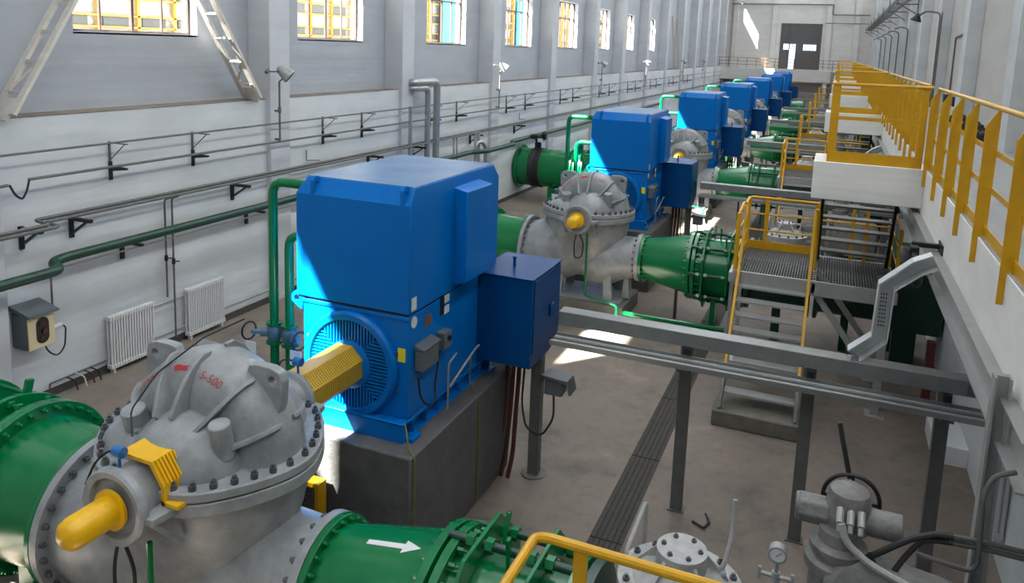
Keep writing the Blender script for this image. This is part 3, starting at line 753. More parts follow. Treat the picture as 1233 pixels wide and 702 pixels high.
# ------------------------------------------------------------------ cooling water pipes
for j, (x, ztop, zr, lab) in enumerate(((-6.03, 3.92, 1.85, 'taller'), (-5.80, 3.30, 1.75, 'shorter'))):
    t = thing('cooling_pipe', (x, 7.2, 0), '', 'cooling water pipe', 'green cooling water pipes')
    part('pipe', MB().tube([(x, 7.2, 0), (x, 7.2, ztop), (-5.27 if j == 0 else -5.19, 7.2, ztop)], .055, n=14, fillet=.16), 'green', t)
    sx = -1 if j == 0 else 1
    for z in (1.92, 2.16): part('flange', MB().cyl((x, 7.2, z), (x, 7.2, z + .03), .10, n=20), 'green', t)
    v = part('valve', MB().lathe([(.06, 0), (.085, .04), (.10, .12), (.085, .18), (.06, .21)], (x, 7.2, 1.95), (0, 0, 1), n=18).cyl((x, 7.2, 2.06), (x + sx * .14, 7.12, 2.06), .06, n=14).cyl((x + sx * .14, 7.12, 2.06), (x + sx * .24, 7.06, 2.07), .03, n=10), 'valveblue', t, label='blue grey valve')
    o = part('handwheel', MB().tube([(x + sx * .26 + math.cos(k * PI / 8) * .03, 7.05 + math.cos(k * PI / 8) * .09, 2.08 + math.sin(k * PI / 8) * .11) for k in range(17)], .012, n=6), 'blackmetal', t); o.parent = v
    part('tag_plate', MB().box(x + sx * .22 - .08, x + sx * .22 + .08, 7.02, 7.03, 1.78, 1.96), 'plate', t)
    row(t, lab + ' of two green cooling pipes entering the blue motor, {}', range(1, 5), 2, ('tag_plate', 'handwheel', 'flange'))

# ------------------------------------------------------------------ green suction line
def flange(mb, x, cz, r_in, r_out, t, n=44):
    return mb.lathe([(r_in, -t / 2), (r_out, -t / 2), (r_out, t / 2), (r_in, t / 2)], (x, YC, cz), (1, 0, 0), n=n)
def ring_nuts(parent, x, cz, r_, cnt, d, rad=.028, h=.032, material='bolt'):
    for k in range(cnt):
        w = 2 * PI * (k + .5) / cnt; bolt(parent, (x, YC + math.cos(w) * r_, cz + math.sin(w) * r_), (d, 0, 0), rad, h, material)
CZS = 1.15
sp = thing('suction_spool', (-6.5, YC, 0), '', 'green pipe', 'green suction spools')
part('pipe', MB().lathe([(.60, -.44), (.68, -.44), (.63, .38), (.60, .38)], (-6.45, YC, CZS), (1, 0, 0), n=48), 'green', sp, smooth=50)
part('end_flange', flange(MB(), -6.06, CZS, .6, .735, .06), 'green', sp, bev=.006)
fl = part('end_flange', flange(MB(), -6.90, CZS, .6, .82, .06), 'green', sp, bev=.006)
ring_nuts(fl, -6.87, CZS, .765, 36, 1, .026, .05, 'green')
part('saddle', MB().box(-6.7, -6.4, YC - .5, YC + .5, 0, .25).box(-6.65, -6.45, YC - .42, YC + .42, .25, .75), 'green', sp)
row(sp, 'green suction pipe spool bolted to the pump {}', range(1, 5), 2, ('bolt',))
jt = thing('expansion_joint', (-7.7, YC, 0), '', 'expansion joint', 'green joints with tie rods')
part('sleeve', MB().lathe([(.6, -.42), (.66, -.42), (.66, .77), (.6, .77)], (-7.7, YC, CZS), (1, 0, 0), n=44), 'green', jt, smooth=50)
for x in (-6.965, -7.30, -8.08): part('ring_flange', flange(MB(), x, CZS, .6, .82, .06), 'green', jt, bev=.005)
for k in range(12):
    w = 2 * PI * k / 12; c, s_ = math.cos(w), math.sin(w)
    r_ = part('tie_rod', MB().cyl((-6.93, YC + c * .76, CZS + s_ * .76), (-8.2, YC + c * .76, CZS + s_ * .76), .024, n=10), 'green', jt)
    for x in (-7.08, -7.20, -7.42, -7.98):
        o = part('nut', MB().cyl((x, YC + c * .76, CZS + s_ * .76), (x - .05, YC + c * .76, CZS + s_ * .76), .045, n=6), 'green', jt); o.parent = r_
for k in (3, 4, 5, 2):
    w = 2 * PI * (k * 2 + 1) / 24; c, s_ = math.cos(w), math.sin(w)
    a = Vector((0, c, s_)); tt = Vector((0, -s_, c)); p = Vector((-7.30, YC, CZS)) + a * .86
    part('lug', MB().bar(p - a * .12, p + a * .10, .09, .04, up=(1, 0, 0)), 'green', jt, bev=.01)
part('stand', MB().box(-7.8, -7.6, YC - .3, YC + .3, 0, .52), 'green', jt)
row(jt, 'green expansion joint with tie rods on the suction line {}', range(1, 4), 2, ('nut', 'lug'))
bv = thing('butterfly_valve', (-8.45, YC, 0), '', 'butterfly valve', 'green suction valves')
part('body', MB().lathe([(.58, -.2), (.8, -.2), (.8, -.14), (.7, -.1), (.7, .1), (.8, .14), (.8, .2), (.58, .2)], (-8.35, YC, CZS), (1, 0, 0), n=44), 'green', bv, bev=.005)
part('neck', MB().cyl((-8.35, YC, CZS + .68), (-8.35, YC, CZS + 1.0), .10, n=18), 'green', bv)
part('gear_box', MB().cyl((-8.35, YC - .16, CZS + 1.06), (-8.35, YC + .16, CZS + 1.06), .13, n=18), 'green', bv, bev=.01)
part('stand', MB().box(-8.5, -8.2, YC - .2, YC + .2, 0, .5), 'green', bv)
row(bv, 'round green valve body on the suction line {}', range(1, 4))
wp_ = thing('suction_pipe', (-9.6, YC, 0), '', 'green pipe', 'green suction pipes at the wall')
part('pipe', MB().lathe([(.66, -1.04), (.70, -1.04), (.70, 1.15), (.66, 1.15)], (-9.7, YC, CZS), (1, 0, 0), n=48), 'green', wp_, smooth=50)
part('rubber_joint', MB().lathe([(.70, -.46), (.735, -.44), (.735, -.30), (.72, -.27), (.735, -.24), (.735, -.05), (.70, -.03)], (-9.7, YC, CZS), (1, 0, 0), n=44), 'black', wp_, label='black rubber joint ring')
for x in (-8.62, -10.62): part('end_flange', flange(MB(), x, CZS, .66, .80, .06), 'green', wp_, bev=.005)
part('saddle', MB().box(-9.4, -9.1, YC - .5, YC + .5, 0, .5), 'green', wp_)
for g_ in (jt, bv):
    pass
row(wp_, 'thick green suction pipe with black joint entering the left wall, {}', range(1, 4))
ac = thing('valve_actuator', (-9.95, YC, 1.85), '', 'valve actuator', 'black actuators on the suction pipes')
part('stem', MB().cyl((-9.95, YC, 1.86), (-9.95, YC, 2.12), .07, n=14).box(-10.1, -9.98, YC - .1, YC + .1, 1.86, 2.1), 'blackmetal', ac)
part('housing', MB().cyl((-9.95, YC - .2, 2.22), (-9.95, YC + .25, 2.22), .13, n=18).cyl((-10.3, YC, 2.28), (-9.7, YC, 2.28), .09, n=16).cyl((-9.8, YC, 2.3), (-9.75, YC - .05, 2.46), .10, n=14), 'blackmetal', ac, bev=.01)
part('data_plate', MB().box(-9.95, -9.75, YC - .225, YC - .215, 2.12, 2.26), 'plate', ac)
row(ac, 'black valve actuator with pale plate on the green suction pipe {}', range(1, 4))

# ------------------------------------------------------------------ green discharge line
CZD = 1.27
rd = thing('reducer', (-3.0, YC, 0), '', 'green reducer', 'green reducers on the discharge lines')
part('cone', MB().lathe([(.40, .06), (.43, .06), (.43, .12), (.60, .98), (.60, 1.05), (.57, 1.05)], (-3.48, YC, CZD), (1, 0, 0), n=52), 'green', rd, smooth=50)
f1 = part('end_flange', flange(MB(), -3.405, CZD, .38, .50, .06), 'green', rd, bev=.006)
ring_nuts(f1, -3.375, CZD, .465, 24, 1, .022, .03, 'green')
f2 = part('end_flange', flange(MB(), -2.40, CZD, .5, .70, .07), 'green', rd, bev=.006)
ring_nuts(f2, -2.365 - .07, CZD, .655, 28, -1, .022, .03, 'green')
part('stand', MB().box(-2.72, -2.66, YC - .03, YC + .03, 0, .75), 'blackmetal', rd)
row(rd, 'green discharge reducer next to the grey pump {}', range(1, 7), 2, ('bolt',))
# white flow arrow on the reducer of the nearest pump only
def cone_pt(x, w):
    r = .43 + (.17) * min(1, max(0, (x + 3.36) / .86)) + .0045
    return (x, YC + math.cos(w) * r, CZD + math.sin(w) * r)
def arrow_mesh():
    mb = MB(); w0 = math.radians(100); xs0, xs1, xt = -3.03, -2.70, -2.55
    n = 8; hw = .045; hh = .075
    for i in range(n):
        for j in range(3):
            xa, xb = xs0 + (xs1 - xs0) * i / n, xs0 + (xs1 - xs0) * (i + 1) / n
            wa, wb = w0 - hw + 2 * hw * j / 3, w0 - hw + 2 * hw * (j + 1) / 3
            mb.add([cone_pt(xa, wa), cone_pt(xb, wa), cone_pt(xb, wb), cone_pt(xa, wb)], [(0, 1, 2, 3)])
    for i in range(n):
        ka, kb = 1 - i / n, 1 - (i + 1) / n
        xa, xb = xs1 + (xt - xs1) * i / n, xs1 + (xt - xs1) * (i + 1) / n
        for j in range(6):
            ua, ub = -1 + 2 * j / 6, -1 + 2 * (j + 1) / 6
            mb.add([cone_pt(xa, w0 + ua * hh * 1.5 * ka), cone_pt(xb, w0 + ua * hh * 1.5 * kb), cone_pt(xb, w0 + ub * hh * 1.5 * kb), cone_pt(xa, w0 + ub * hh * 1.5 * ka)], [(0, 1, 2, 3)])
    return mb
ORG[rd] = Vector((-3.0, YC, 0))
aw = part('flow_arrow', arrow_mesh(), 'white_paint', rd, label='white flow arrow pointing away from the pump', smooth=0)

dj = thing('dismantling_joint', (-1.9, YC, 0), '', 'dismantling joint', 'green dismantling joints')
part('sleeve', MB().lathe([(.5, -.42), (.60, -.42), (.60, .5), (.5, .5)], (-1.9, YC, CZD), (1, 0, 0), n=48), 'green', dj, smooth=50)
rf = part('ring_flange', flange(MB(), -2.30, CZD, .5, .70, .07), 'green', dj, bev=.006)
rf2 = part('ring_flange', flange(MB(), -1.36, CZD, .5, .72, .07), 'green', dj, bev=.006)
ring_nuts(rf, -2.26, CZD, .655, 28, 1, .024, .05, 'green')
part('stand', MB().box(-1.95, -1.85, YC - .3, YC + .3, 0, .69), 'green', dj)
# octagonal gland plates carried by tie rods
for x in (-2.10, -1.62):
    octo = [(YC + .83 * math.cos(PI / 8 + k * PI / 4), CZD + .83 * math.sin(PI / 8 + k * PI / 4)) for k in range(8)]
    part('gland_plate', MB().plate_hole(octo, (YC, CZD), .615, 'yz', x - .015, x + .015, n=48), 'green', dj, bev=.004)
for k in range(8):
    w = 2 * PI * (k + .5) / 8 + PI / 8; c, s_ = math.cos(w), math.sin(w); yy, zz = YC + c * .70, CZD + s_ * .70
    r_ = part('tie_rod', MB().cyl((-2.36, yy, zz), (-1.32, yy, zz), .034, n=12), 'green_dark', dj)
    for x in (-2.18, -2.03, -1.70, -1.56):
        o = part('nut', MB().cyl((x - .03, yy, zz), (x + .03, yy, zz), .058, n=6), 'green', dj); o.parent = r_
for w in (70, 95, 120):
    c, s_ = math.cos(math.radians(w)), math.sin(math.radians(w)); p = Vector((-1.86 + (w - 95) * .006, YC + c * .60, CZD + s_ * .60))
    part('lug', MB().bar(p, p + Vector((0, c, s_)) * .26, .05, .03, up=(1, 0, 0)), 'green', dj, bev=.006)
row(dj, 'green dismantling joint with thick tie rods on the discharge line {}', range(1, 6), 2, ('nut', 'bolt', 'lug'))

gv = thing('gate_valve', (-.7, YC, 0), '', 'gate valve', 'grey domed gate valves')
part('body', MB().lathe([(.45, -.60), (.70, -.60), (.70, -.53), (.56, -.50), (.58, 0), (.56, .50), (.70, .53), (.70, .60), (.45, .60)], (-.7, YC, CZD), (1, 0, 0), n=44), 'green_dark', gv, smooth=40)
mb = MB().lathe([(.30, .45), (.24, .56), (.24, .72), (.41, .77), (.41, .87), (.31, .88), (.24, .95), (.165, .98), (.165, 1.10), (.0, 1.10)], (-.66, YC, CZD), (0, 0, 1), n=40)
bn = part('bonnet', mb, 'valve', gv, label='light grey domed bonnet', smooth=35)
for k in range(14):
    w = 2 * PI * k / 14; bolt(bn, (-.66 + .36 * math.cos(w), YC + .36 * math.sin(w), CZD + .87), (0, 0, 1), .024, .03)
for k in range(6):
    w = 2 * PI * k / 6; bolt(bn, (-.66 + .12 * math.cos(w), YC + .12 * math.sin(w), CZD + 1.10), (0, 0, 1), .018, .016)
part('stand', MB().box(-.78, -.62, YC - .1, YC + .1, 0, .72), 'green_dark', gv)
for k in range(5):
    w = 2 * PI * k / 5 + .4; c, s_ = math.cos(w), math.sin(w)
    mb = MB().prism([(.16, 2.18), (.16, 2.34), (.32, 2.16), (.32, 2.12)], 'xz', -.012, .012)
    vs = [(-.66 + v[0] * c - v[1] * s_, YC + v[0] * s_ + v[1] * c, v[2]) for v in mb.v]
    part('rib', MB().add(vs, mb.f), 'valve', gv)
part('vent_pipe', MB().tube([(-1.0, YC - .02, 2.02), (-1.04, YC + .03, 2.2), (-.98, YC + .34, 2.43), (-.98, YC + .36, 1.9)], .016, n=8, fillet=.05), 'valve', gv)
part('drain_handle', MB().tube([(-.46, YC + .1, 2.18), (-.40, YC + .12, 2.24), (-.37, YC + .2, 2.42), (-.37, YC + .24, 2.66)], .016, n=8, fillet=.05).cyl((-.50, YC + .09, 2.17), (-.38, YC + .12, 2.2), .03, n=10), 'valve', gv)
row(gv, 'grey gate valve with bolted domed bonnet on the discharge line {}', range(1, 5), 2, ('bolt', 'vent_pipe', 'drain_handle'))

mv = thing('motorised_valve', (.5, YC + .12, 0), '', 'motorised valve', 'grey motorised valves')
YA = YC + .15
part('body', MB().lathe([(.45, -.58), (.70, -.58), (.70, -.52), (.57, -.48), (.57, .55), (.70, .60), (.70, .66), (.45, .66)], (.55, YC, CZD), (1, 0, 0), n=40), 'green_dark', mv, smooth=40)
mb = MB().lathe([(.16, 1.55), (.16, 2.42), (.19, 2.44), (.19, 2.50), (.15, 2.52), (.17, 2.56), (.17, 2.60), (.12, 2.62), (.12, 2.70), (0, 2.70)], (.27, YA, 0), (0, 0, 1), n=36)
part('yoke', mb, 'valve_dark', mv)
gb = part('gear_case', MB().loft([[(.2, YA - .22, 1.9), (.98, YA - .22, 1.9), (.98, YA + .1, 1.9), (.2, YA + .1, 1.9)], [(.2, YA - .22, 2.46), (.98, YA - .22, 2.40), (.98, YA + .1, 2.40), (.2, YA + .1, 2.46)], [(.30, YA - .14, 2.60), (.92, YA - .14, 2.52), (.92, YA + .05, 2.52), (.30, YA + .05, 2.60)]]), 'valve_dark', mv, bev=.04)
mb = MB().cyl((.00, YA + .08, 2.74), (.62, YA + .08, 2.74), .085, n=22).cyl((.02, YA + .08, 2.74), (.2, YA + .08, 2.74), .095, n=8)
part('actuator_motor', mb, 'valve_dark', mv, bev=.008)
mb = MB().lathe([(.13, -.2), (.13, .0), (.115, .05), (.06, .085), (0, .095)], (.31, YA + .08, 2.87), (0, 0, 1), n=24)
hd = part('actuator_head', mb, 'valve_dark', mv)
for dx in (-.05, .01, .07):
    o = part('cable_gland', MB().cyl((.31 + dx, YA - .03, 2.85), (.31 + dx, YA - .10, 2.79), .022, n=10).cyl((.31 + dx, YA - .10, 2.79), (.31 + dx, YA - .12, 2.75), .016, n=8), 'steel', mv); o.parent = hd
hw = MB().tube([(.33 + math.cos(k * PI / 16) * .17, YA + .26, 2.76 + math.sin(k * PI / 16) * .17) for k in range(33)], .014, n=7).bar((.17, YA + .26, 2.76), (.49, YA + .26, 2.76), .02, .02).bar((.33, YA + .26, 2.60), (.33, YA + .26, 2.92), .02, .02).cyl((.33, YA + .1, 2.76), (.33, YA + .28, 2.76), .03, n=10)
part('handwheel', hw, 'blackmetal', mv)
part('handle_bar', MB().cyl((.31, YA + .265, 2.90), (.22, YA + .32, 3.24), .016, n=8), 'blackmetal', mv)
part('flexible_conduit', MB().tube([(.27, YA - .12, 2.80), (.30, YA - .14, 2.70), (.42, YA - .16, 2.62), (.55, YA - .18, 2.58), (.68, YA - .2, 2.55)], .022, n=8, fillet=.06), 'steel', mv)
part('stand', MB().box(.48, .62, YC - .1, YC + .1, 0, .72), 'green_dark', mv)
row(mv, 'grey motorised valve with actuator and black handwheel on the discharge line {}', range(1, 3), 1, ('cable_gland', 'flexible_conduit', 'handle_bar'))
dp = thing('discharge_pipe', (1.7, YC, 0), '', 'green pipe', 'dark green pipes under the mezzanine')
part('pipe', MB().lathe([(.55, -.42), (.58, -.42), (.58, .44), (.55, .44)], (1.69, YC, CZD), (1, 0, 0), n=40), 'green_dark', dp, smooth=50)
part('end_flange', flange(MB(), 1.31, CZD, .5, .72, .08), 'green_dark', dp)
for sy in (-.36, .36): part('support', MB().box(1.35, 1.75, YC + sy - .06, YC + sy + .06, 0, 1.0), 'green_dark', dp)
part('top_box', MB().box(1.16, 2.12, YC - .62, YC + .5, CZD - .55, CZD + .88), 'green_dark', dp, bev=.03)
row(dp, 'dark green pipe and valve box under the mezzanine edge, {}', range(1, 4))
mpst = single('post', MB().box(1.74, 1.86, 13.6, 13.75, 0, 1.1), 'maroon', 'dark maroon square post under the mezzanine behind the stair', 'post')

pg = thing('pressure_gauge', (-.08, 4.85, 2.0), 'round pressure gauge on a small valve in front of the motorised valve', 'pressure gauge')
gx, gy, gz = -.075, 4.85, 2.45
part('case', MB().cyl((gx, gy + .04, gz), (gx, gy - .02, gz), .058, n=24).lathe([(.048, .02), (.058, .02), (.058, .028), (.048, .028)], (gx, gy, gz), (0, -1, 0), n=24), 'steel', pg)
part('dial', MB().cyl((gx, gy - .02, gz), (gx, gy - .022, gz), .047, n=24), 'plate', pg)
part('needle', MB().bar((gx - .01, gy - .024, gz - .01), (gx + .025, gy - .024, gz + .025), .006, .002), 'blackmetal', pg)
part('stem', MB().cyl((gx, gy, gz - .055), (gx, gy, 1.75), .014, n=10).cyl((gx - .1, gy, gz - .16), (gx + .1, gy, gz - .16), .014, n=10).cyl((gx, gy, gz - .13), (gx, gy, gz - .19), .026, n=12).cyl((gx, gy, gz - .3), (gx, gy, gz - .36), .024, n=6), 'steel', pg)
for dx in (-.1, .1): part('tap_handle', MB().bar((gx + dx, gy, gz - .12), (gx + dx, gy, gz - .20), .02, .02), 'steel', pg)
c1 = single('cable', MB().tube([(.10, 4.9, 2.1), (.13, 4.86, 2.27), (.24, 4.82, 2.44), (.46, 4.82, 2.62), (.66, 4.86, 2.77), (.79, 4.9, 2.81), (.88, 4.9, 2.82)], .019, n=8, fillet=.15), 'black', 'black cable rising across the grey motorised valve to the conduit end', 'cable')
c2 = single('cable', MB().tube([(.44, 4.80, 2.64), (.50, 4.80, 2.52), (.56, 4.80, 2.52), (.64, 4.86, 2.65), (.72, 4.9, 2.75), (.79, 4.9, 2.77), (.88, 4.9, 2.78)], .017, n=8, fillet=.1), 'black', 'black cable sagging below the actuator of the motorised valve', 'cable')
for z, lab in ((2.82, 'upper'), (2.78, 'lower')):
    single('conduit', MB().tube([(.86, 4.9, z), (1.06, 4.92, z - .0), (1.26, 4.95, z - .02)], .017, n=8), 'steel_dark', lab + ' of two short grey conduits running to the tray post', 'conduit', 'conduits by the tray post')
single('conduit', MB().tube([(.70, 4.9, 2.655), (.98, 4.9, 2.63), (1.02, 4.9, 2.68), (1.0, 4.9, 3.12), (1.04, 4.92, 3.24), (1.16, 4.98, 3.26)], .015, n=8, fillet=.06), 'steel_dark', 'bent grey conduit rising beside the tray post', 'conduit')
tp = single('tray_post', MB().box(1.10, 1.20, 5.55, 5.60, 0, 3.62).box(1.10, 1.115, 5.50, 5.55, 0, 3.62).box(1.185, 1.20, 5.50, 5.55, 0, 3.62), 'steel', 'tall galvanised channel post standing at the bottom right corner', 'tray post')

# ------------------------------------------------------------------ cable tray row across the hall, with posts
YT = 8.93
tr = thing('cable_trunking', (-.6, YT, 0), '', 'cable trunking', 'grey cable trunking across the hall')
part('trunk', MB().box(-2.98, 1.70, YT - .02, YT + .20, 2.13, 2.30), 'trunk', tr, bev=.008)
part('end_cap', MB().box(1.70, 1.712, YT - .02, YT + .20, 2.12, 2.31), 'steel_dark', tr)
part('fixing_plate', MB().box(1.55, 1.69, YT - .028, YT - .02, 2.15, 2.27), 'steel_dark', tr)
for x in (-1.36, 0.02, 1.36):
    lg = part('leg', MB().box(x - .07, x + .07, YT, YT + .10, 0.012, 2.13), 'steel_dark', tr, bev=.006)
    o = part('foot_plate', MB().box(x - .10, x + .10, YT - .03, YT + .13, 0, .012), 'steel_dark', tr); o.parent = lg
    o = part('bracket', MB().box(x - .03, x + .05, YT - .10, YT + .0, 2.06, 2.13), 'blackmetal', tr); o.parent = lg
row(tr, 'grey box trunking on legs spanning from blue cabinet to mezzanine, {}', range(1, 7), 2, ('foot_plate', 'bracket', 'end_cap'))
lt = thing('cable_tray', (-.6, YT, 1.96), '', 'cable tray', 'flat trays below the trunking')
part('tray', MB().box(-2.98, 1.85, YT - .33, YT - .03, 1.97, 1.985).box(-2.98, 1.85, YT - .34, YT - .33, 1.97, 2.03).box(-2.98, 1.85, YT - .04, YT - .03, 1.97, 2.03).box(-2.98, 1.85, YT - .19, YT - .18, 1.985, 2.02), 'alu', lt)
for yy in (.26, .11): part('cable', MB().cyl((-2.98, YT - yy, 2.0), (1.8, YT - yy, 2.0), .018, n=8), 'steel', lt)
for x in (-1.36, .02, 1.36): part('arm', MB().box(x - .06, x + .06, YT - .32, YT + .0, 1.93, 1.97), 'steel_dark', lt)
row(lt, 'narrow open cable tray hung in front of the trunking legs, {}', range(1, 5))
bt = thing('bent_tray', (.68, YT + .2, 2.3), '', 'bent cable tray', 'bent trays down from the mezzanine')
path = [(1.13, 3.50), (.97, 3.42), (.70, 3.17), (.68, 2.58), (.44, 2.34)]
w_ = .15
def offset(path, d):
    out = []
    for i, p in enumerate(path):
        a = Vector(path[max(i - 1, 0)]); b = Vector(path[min(i + 1, len(path) - 1)]); t = (b - a).normalized(); out.append((p[0] - t.y * d, p[1] + t.x * d))
    return out
pa, pb = offset(path, w_ / 2 * 1.05), offset(path, -w_ / 2 * 1.05)
mb = MB()
for i in range(len(path) - 1):
    q = [pa[i], pa[i + 1], pb[i + 1], pb[i]]
    mb.prism(q, 'xz', YT + .20, YT + .206)
part('web', mb, 'tray', bt, smooth=0)
mb = MB()
for e in (pa, pb):
    for i in range(len(e) - 1):
        a, b = Vector(e[i]), Vector(e[i + 1]); nrm = Vector((-(b - a).y, (b - a).x)).normalized() * .007
        mb.prism([tuple(a - nrm), tuple(b - nrm), tuple(b + nrm), tuple(a + nrm)], 'xz', YT + .02, YT + .206)
part('side_rail', mb, 'tray', bt, smooth=0)
mb = MB()
for j in range(9):
    for i in range(3): mb.box(.66 + i * .025, .672 + i * .025, YT + .196, YT + .20, 2.68 + j * .045, 2.70 + j * .045)
part('slot', mb, 'blackmetal', bt, smooth=0)['kind'] = 'stuff'
row(bt, 'bent galvanised cable tray stepping down from the mezzanine edge, {}', range(1, 4), 1, ('slot',))
mt = thing('edge_tray', (1.2, 40, 3.16), 'long galvanised cable tray fixed along the mezzanine face', 'cable tray')
part('web', MB().box(1.225, 1.245, 4.9, 79.0, 3.17, 3.47), 'steel', mt, smooth=0)
part('side_rail', MB().box(1.15, 1.225, 4.9, 79.0, 3.46, 3.475).box(1.15, 1.225, 4.9, 79.0, 3.165, 3.18), 'steel', mt, smooth=0)

# ------------------------------------------------------------------ stair, grating platform, upper stair, balcony
st = thing('concrete_step', (-.7, 11.75, 0), '', 'concrete step', 'concrete blocks under the stairs')
part('block', MB().box(-1.30, .02, 11.4, 12.05, 0, .25), 'step', st, bev=.02)
row(st, 'concrete block at the foot of the yellow railed stair {}', range(1, 4))

lo = thing('lower_stair', (-.67, 11.5, .25), '', 'steel stair', 'steel stairs up to the grating platforms')
def sy_(z): return 11.5 + (z - .25) / 1.425
for x, nm in ((-1.20, -1), (-.12, 1)):
    part('stringer', MB().bar((x, sy_(.25), .25), (x, sy_(.80), .80), .045, .13, up=(0, 1, 0)), 'steel_dark', lo)
    h = part('handrail', MB().bar((x, sy_(.80), .80), (x, sy_(3.0), 3.0), .045, .10, up=(0, 1, 0)), 'yellow', lo, bev=.004)
    o = part('end_loop', MB().tube([(x, sy_(2.9), 2.9), (x, sy_(3.08), 3.08), (x - .06, 13.45, 3.10), (x - .07, 12.95, 3.02), (x - .07, 12.86, 2.9), (x - .07, 12.86, 2.07)] if nm < 0 else [(x, sy_(2.9), 2.9), (x, sy_(3.08), 3.08), (x + .05, 13.45, 3.10), (x + .06, 13.5, 2.9), (x + .06, 13.5, 2.07)], .024, n=9, fillet=.08), 'yellow', lo); o.parent = h
for j in range(8):
    z = .47 + j * .2
    part('tread', MB().box(-1.175, -.145, sy_(z) - .02, sy_(z) + .20, z - .03, z), 'steel', lo)
row(lo, 'open tread steel stair with yellow handrails, {}', range(1, 6), 3, ('end_loop',))

PX0, PX1, PY0, PY1, PZ = -1.30, 1.10, 12.84, 14.52, 2.07
gp = thing('grating_platform', (-.1, 13.7, 0), '', 'grating platform', 'grating platforms over the discharge pipes')
mb = MB(); n_ = 58
for i in range(n_ + 1):
    x = PX0 + (PX1 - PX0) * i / n_; mb.box(x - .005, x + .005, PY0, PY1, PZ - .035, PZ)
for j in range(13):
    y = PY0 + (PY1 - PY0) * j / 12; mb.box(PX0, PX1, y - .004, y + .004, PZ - .015, PZ - .002)
part('grating', mb, 'grate', gp, smooth=0)
mb = MB()
for y in (PY0 - .05, PY1): mb.box(PX0, PX1, y, y + .06, PZ - .24, PZ - .0)
for x in (PX0 - .06, -.08, PX1): mb.box(x, x + .06, PY0 - .05, PY1 + .06, PZ - .20, PZ - .035)
part('frame', mb, 'steel', gp, bev=.006)
for y in (PY0 + .1, PY1 - .1):
    cl = part('column', MB().box(.96, 1.08, y - .06, y + .06, 0.01, PZ - .2), 'steel', gp, bev=.006)
    o = part('foot_plate', MB().box(.88, 1.16, y - .14, y + .14, 0, .012), 'steel', gp); o.parent = cl
    part('brace', MB().bar((-.02, y, PZ - .22), (.97, y, .55), .09, .09), 'steel', gp, bev=.006)
for y in (PY0 + .1, PY1 - .1):
    part('hanger', MB().box(-1.34, -1.28, y - .05, y + .05, 0.01, PZ - .2), 'steel', gp)
def rail_mesh(pts, zt, mids, toe, posts, wpost=.055):
    pass
top = 3.02
rl = part('railing', MB().tube([(PX0 + .03, PY0 + .02, top - .02), (PX0 + .03, PY1, top - .02), (PX0 + .10, PY1, top), (-.10, PY1, top)], .027, n=10, fillet=.05), 'yellow', gp)
for z in (2.42, 2.72):
    o = part('mid_rail', MB().tube([(PX0 + .03, PY0 + .02, z), (PX0 + .03, PY1, z), (-.10, PY1, z)], .016, n=8, fillet=.03), 'yellow', gp); o.parent = rl
o = part('toe_plate', MB().box(PX0, -.08, PY1 - .01, PY1 + .005, PZ, PZ + .15).box(PX0 + .02, PX0 + .035, PY0, PY1, PZ, PZ + .12), 'yellow', gp); o.parent = rl
for x, y in ((PX0 + .03, PY0 + .03), (PX0 + .03, PY1 - .02), (-.95, PY1), (-.10, PY1)):
    o = part('rail_post', MB().box(x - .035, x + .035, y - .012, y + .012, PZ - .1, top), 'yellow', gp); o.parent = rl
r2 = part('side_railing', MB().tube([(PX1 + .02, PY0 + .05, top), (PX1 + .02, PY1, top), (-.05, PY1 + .02, top)], .024, n=9, fillet=.05), 'yellow', gp)
for z in (2.42, 2.72):
    o = part('mid_rail', MB().tube([(PX1 + .02, PY0 + .05, z), (PX1 + .02, PY1 + .02, z), (-.05, PY1 + .02, z)], .016, n=8, fillet=.03), 'yellow', gp); o.parent = r2
for x, y in ((PX1 + .02, PY0 + .06), (PX1 + .02, PY1), (.72, PY1 + .02), (.50, PY1 + .02)):
    o = part('rail_post', MB().box(x - .03, x + .03, y - .012, y + .012, PZ - .1, top), 'yellow', gp); o.parent = r2
row(gp, 'grating platform with yellow railing, {}', range(1, 6), 3, ('mid_rail', 'toe_plate', 'foot_plate', 'hanger'), first=0)
fore = copy_tree(gp, -PITCH, 'platform with the yellow pipe railing that crosses the bottom edge of the photo', ('side_railing', 'rail_post', 'mid_rail', 'toe_plate'))
fr_ = [c for c in fore.children if c.name.startswith('railing')][0]
fr_['label'] = 'yellow railing at the bottom edge'
for x in (-1.01, -.10):
    o = link_mesh('rail_post', MB().box(x - .037, x + .037, PY1 - .012, PY1 + .012, PZ - .1, top - .02), 'yellow', origin=ORG[gp]); o.parent = fr_

us = thing('upper_stair', (.5, 13.7, PZ), '', 'upper stair', 'dark stairs up to the balconies')
for x in (-.03, 1.06):
    part('stringer', MB().bar((x, 14.34, PZ + .02), (x, 13.06, 4.06), .05, .16, up=(0, 1, 0)), 'blackmetal', us)
for j in range(8):
    z = PZ + .22 + j * .225; y = 14.34 - (z - PZ) / (4.06 - PZ) * 1.28
    part('tread', MB().box(-.005, 1.035, y - .11, y + .11, z - .03, z), 'steel_dark', us)
row(us, 'dark stringer stair rising under the white balcony, {}', range(1, 5), 3, ())
led = struct('floor_balcony', MB().box(-.20, XM, 12.0, 13.05, 3.54, 4.09), 'fascia', bev=.01)
for k in range(1, 6):
    c = led.copy(); COL.objects.link(c); c.location.y += PITCH * k

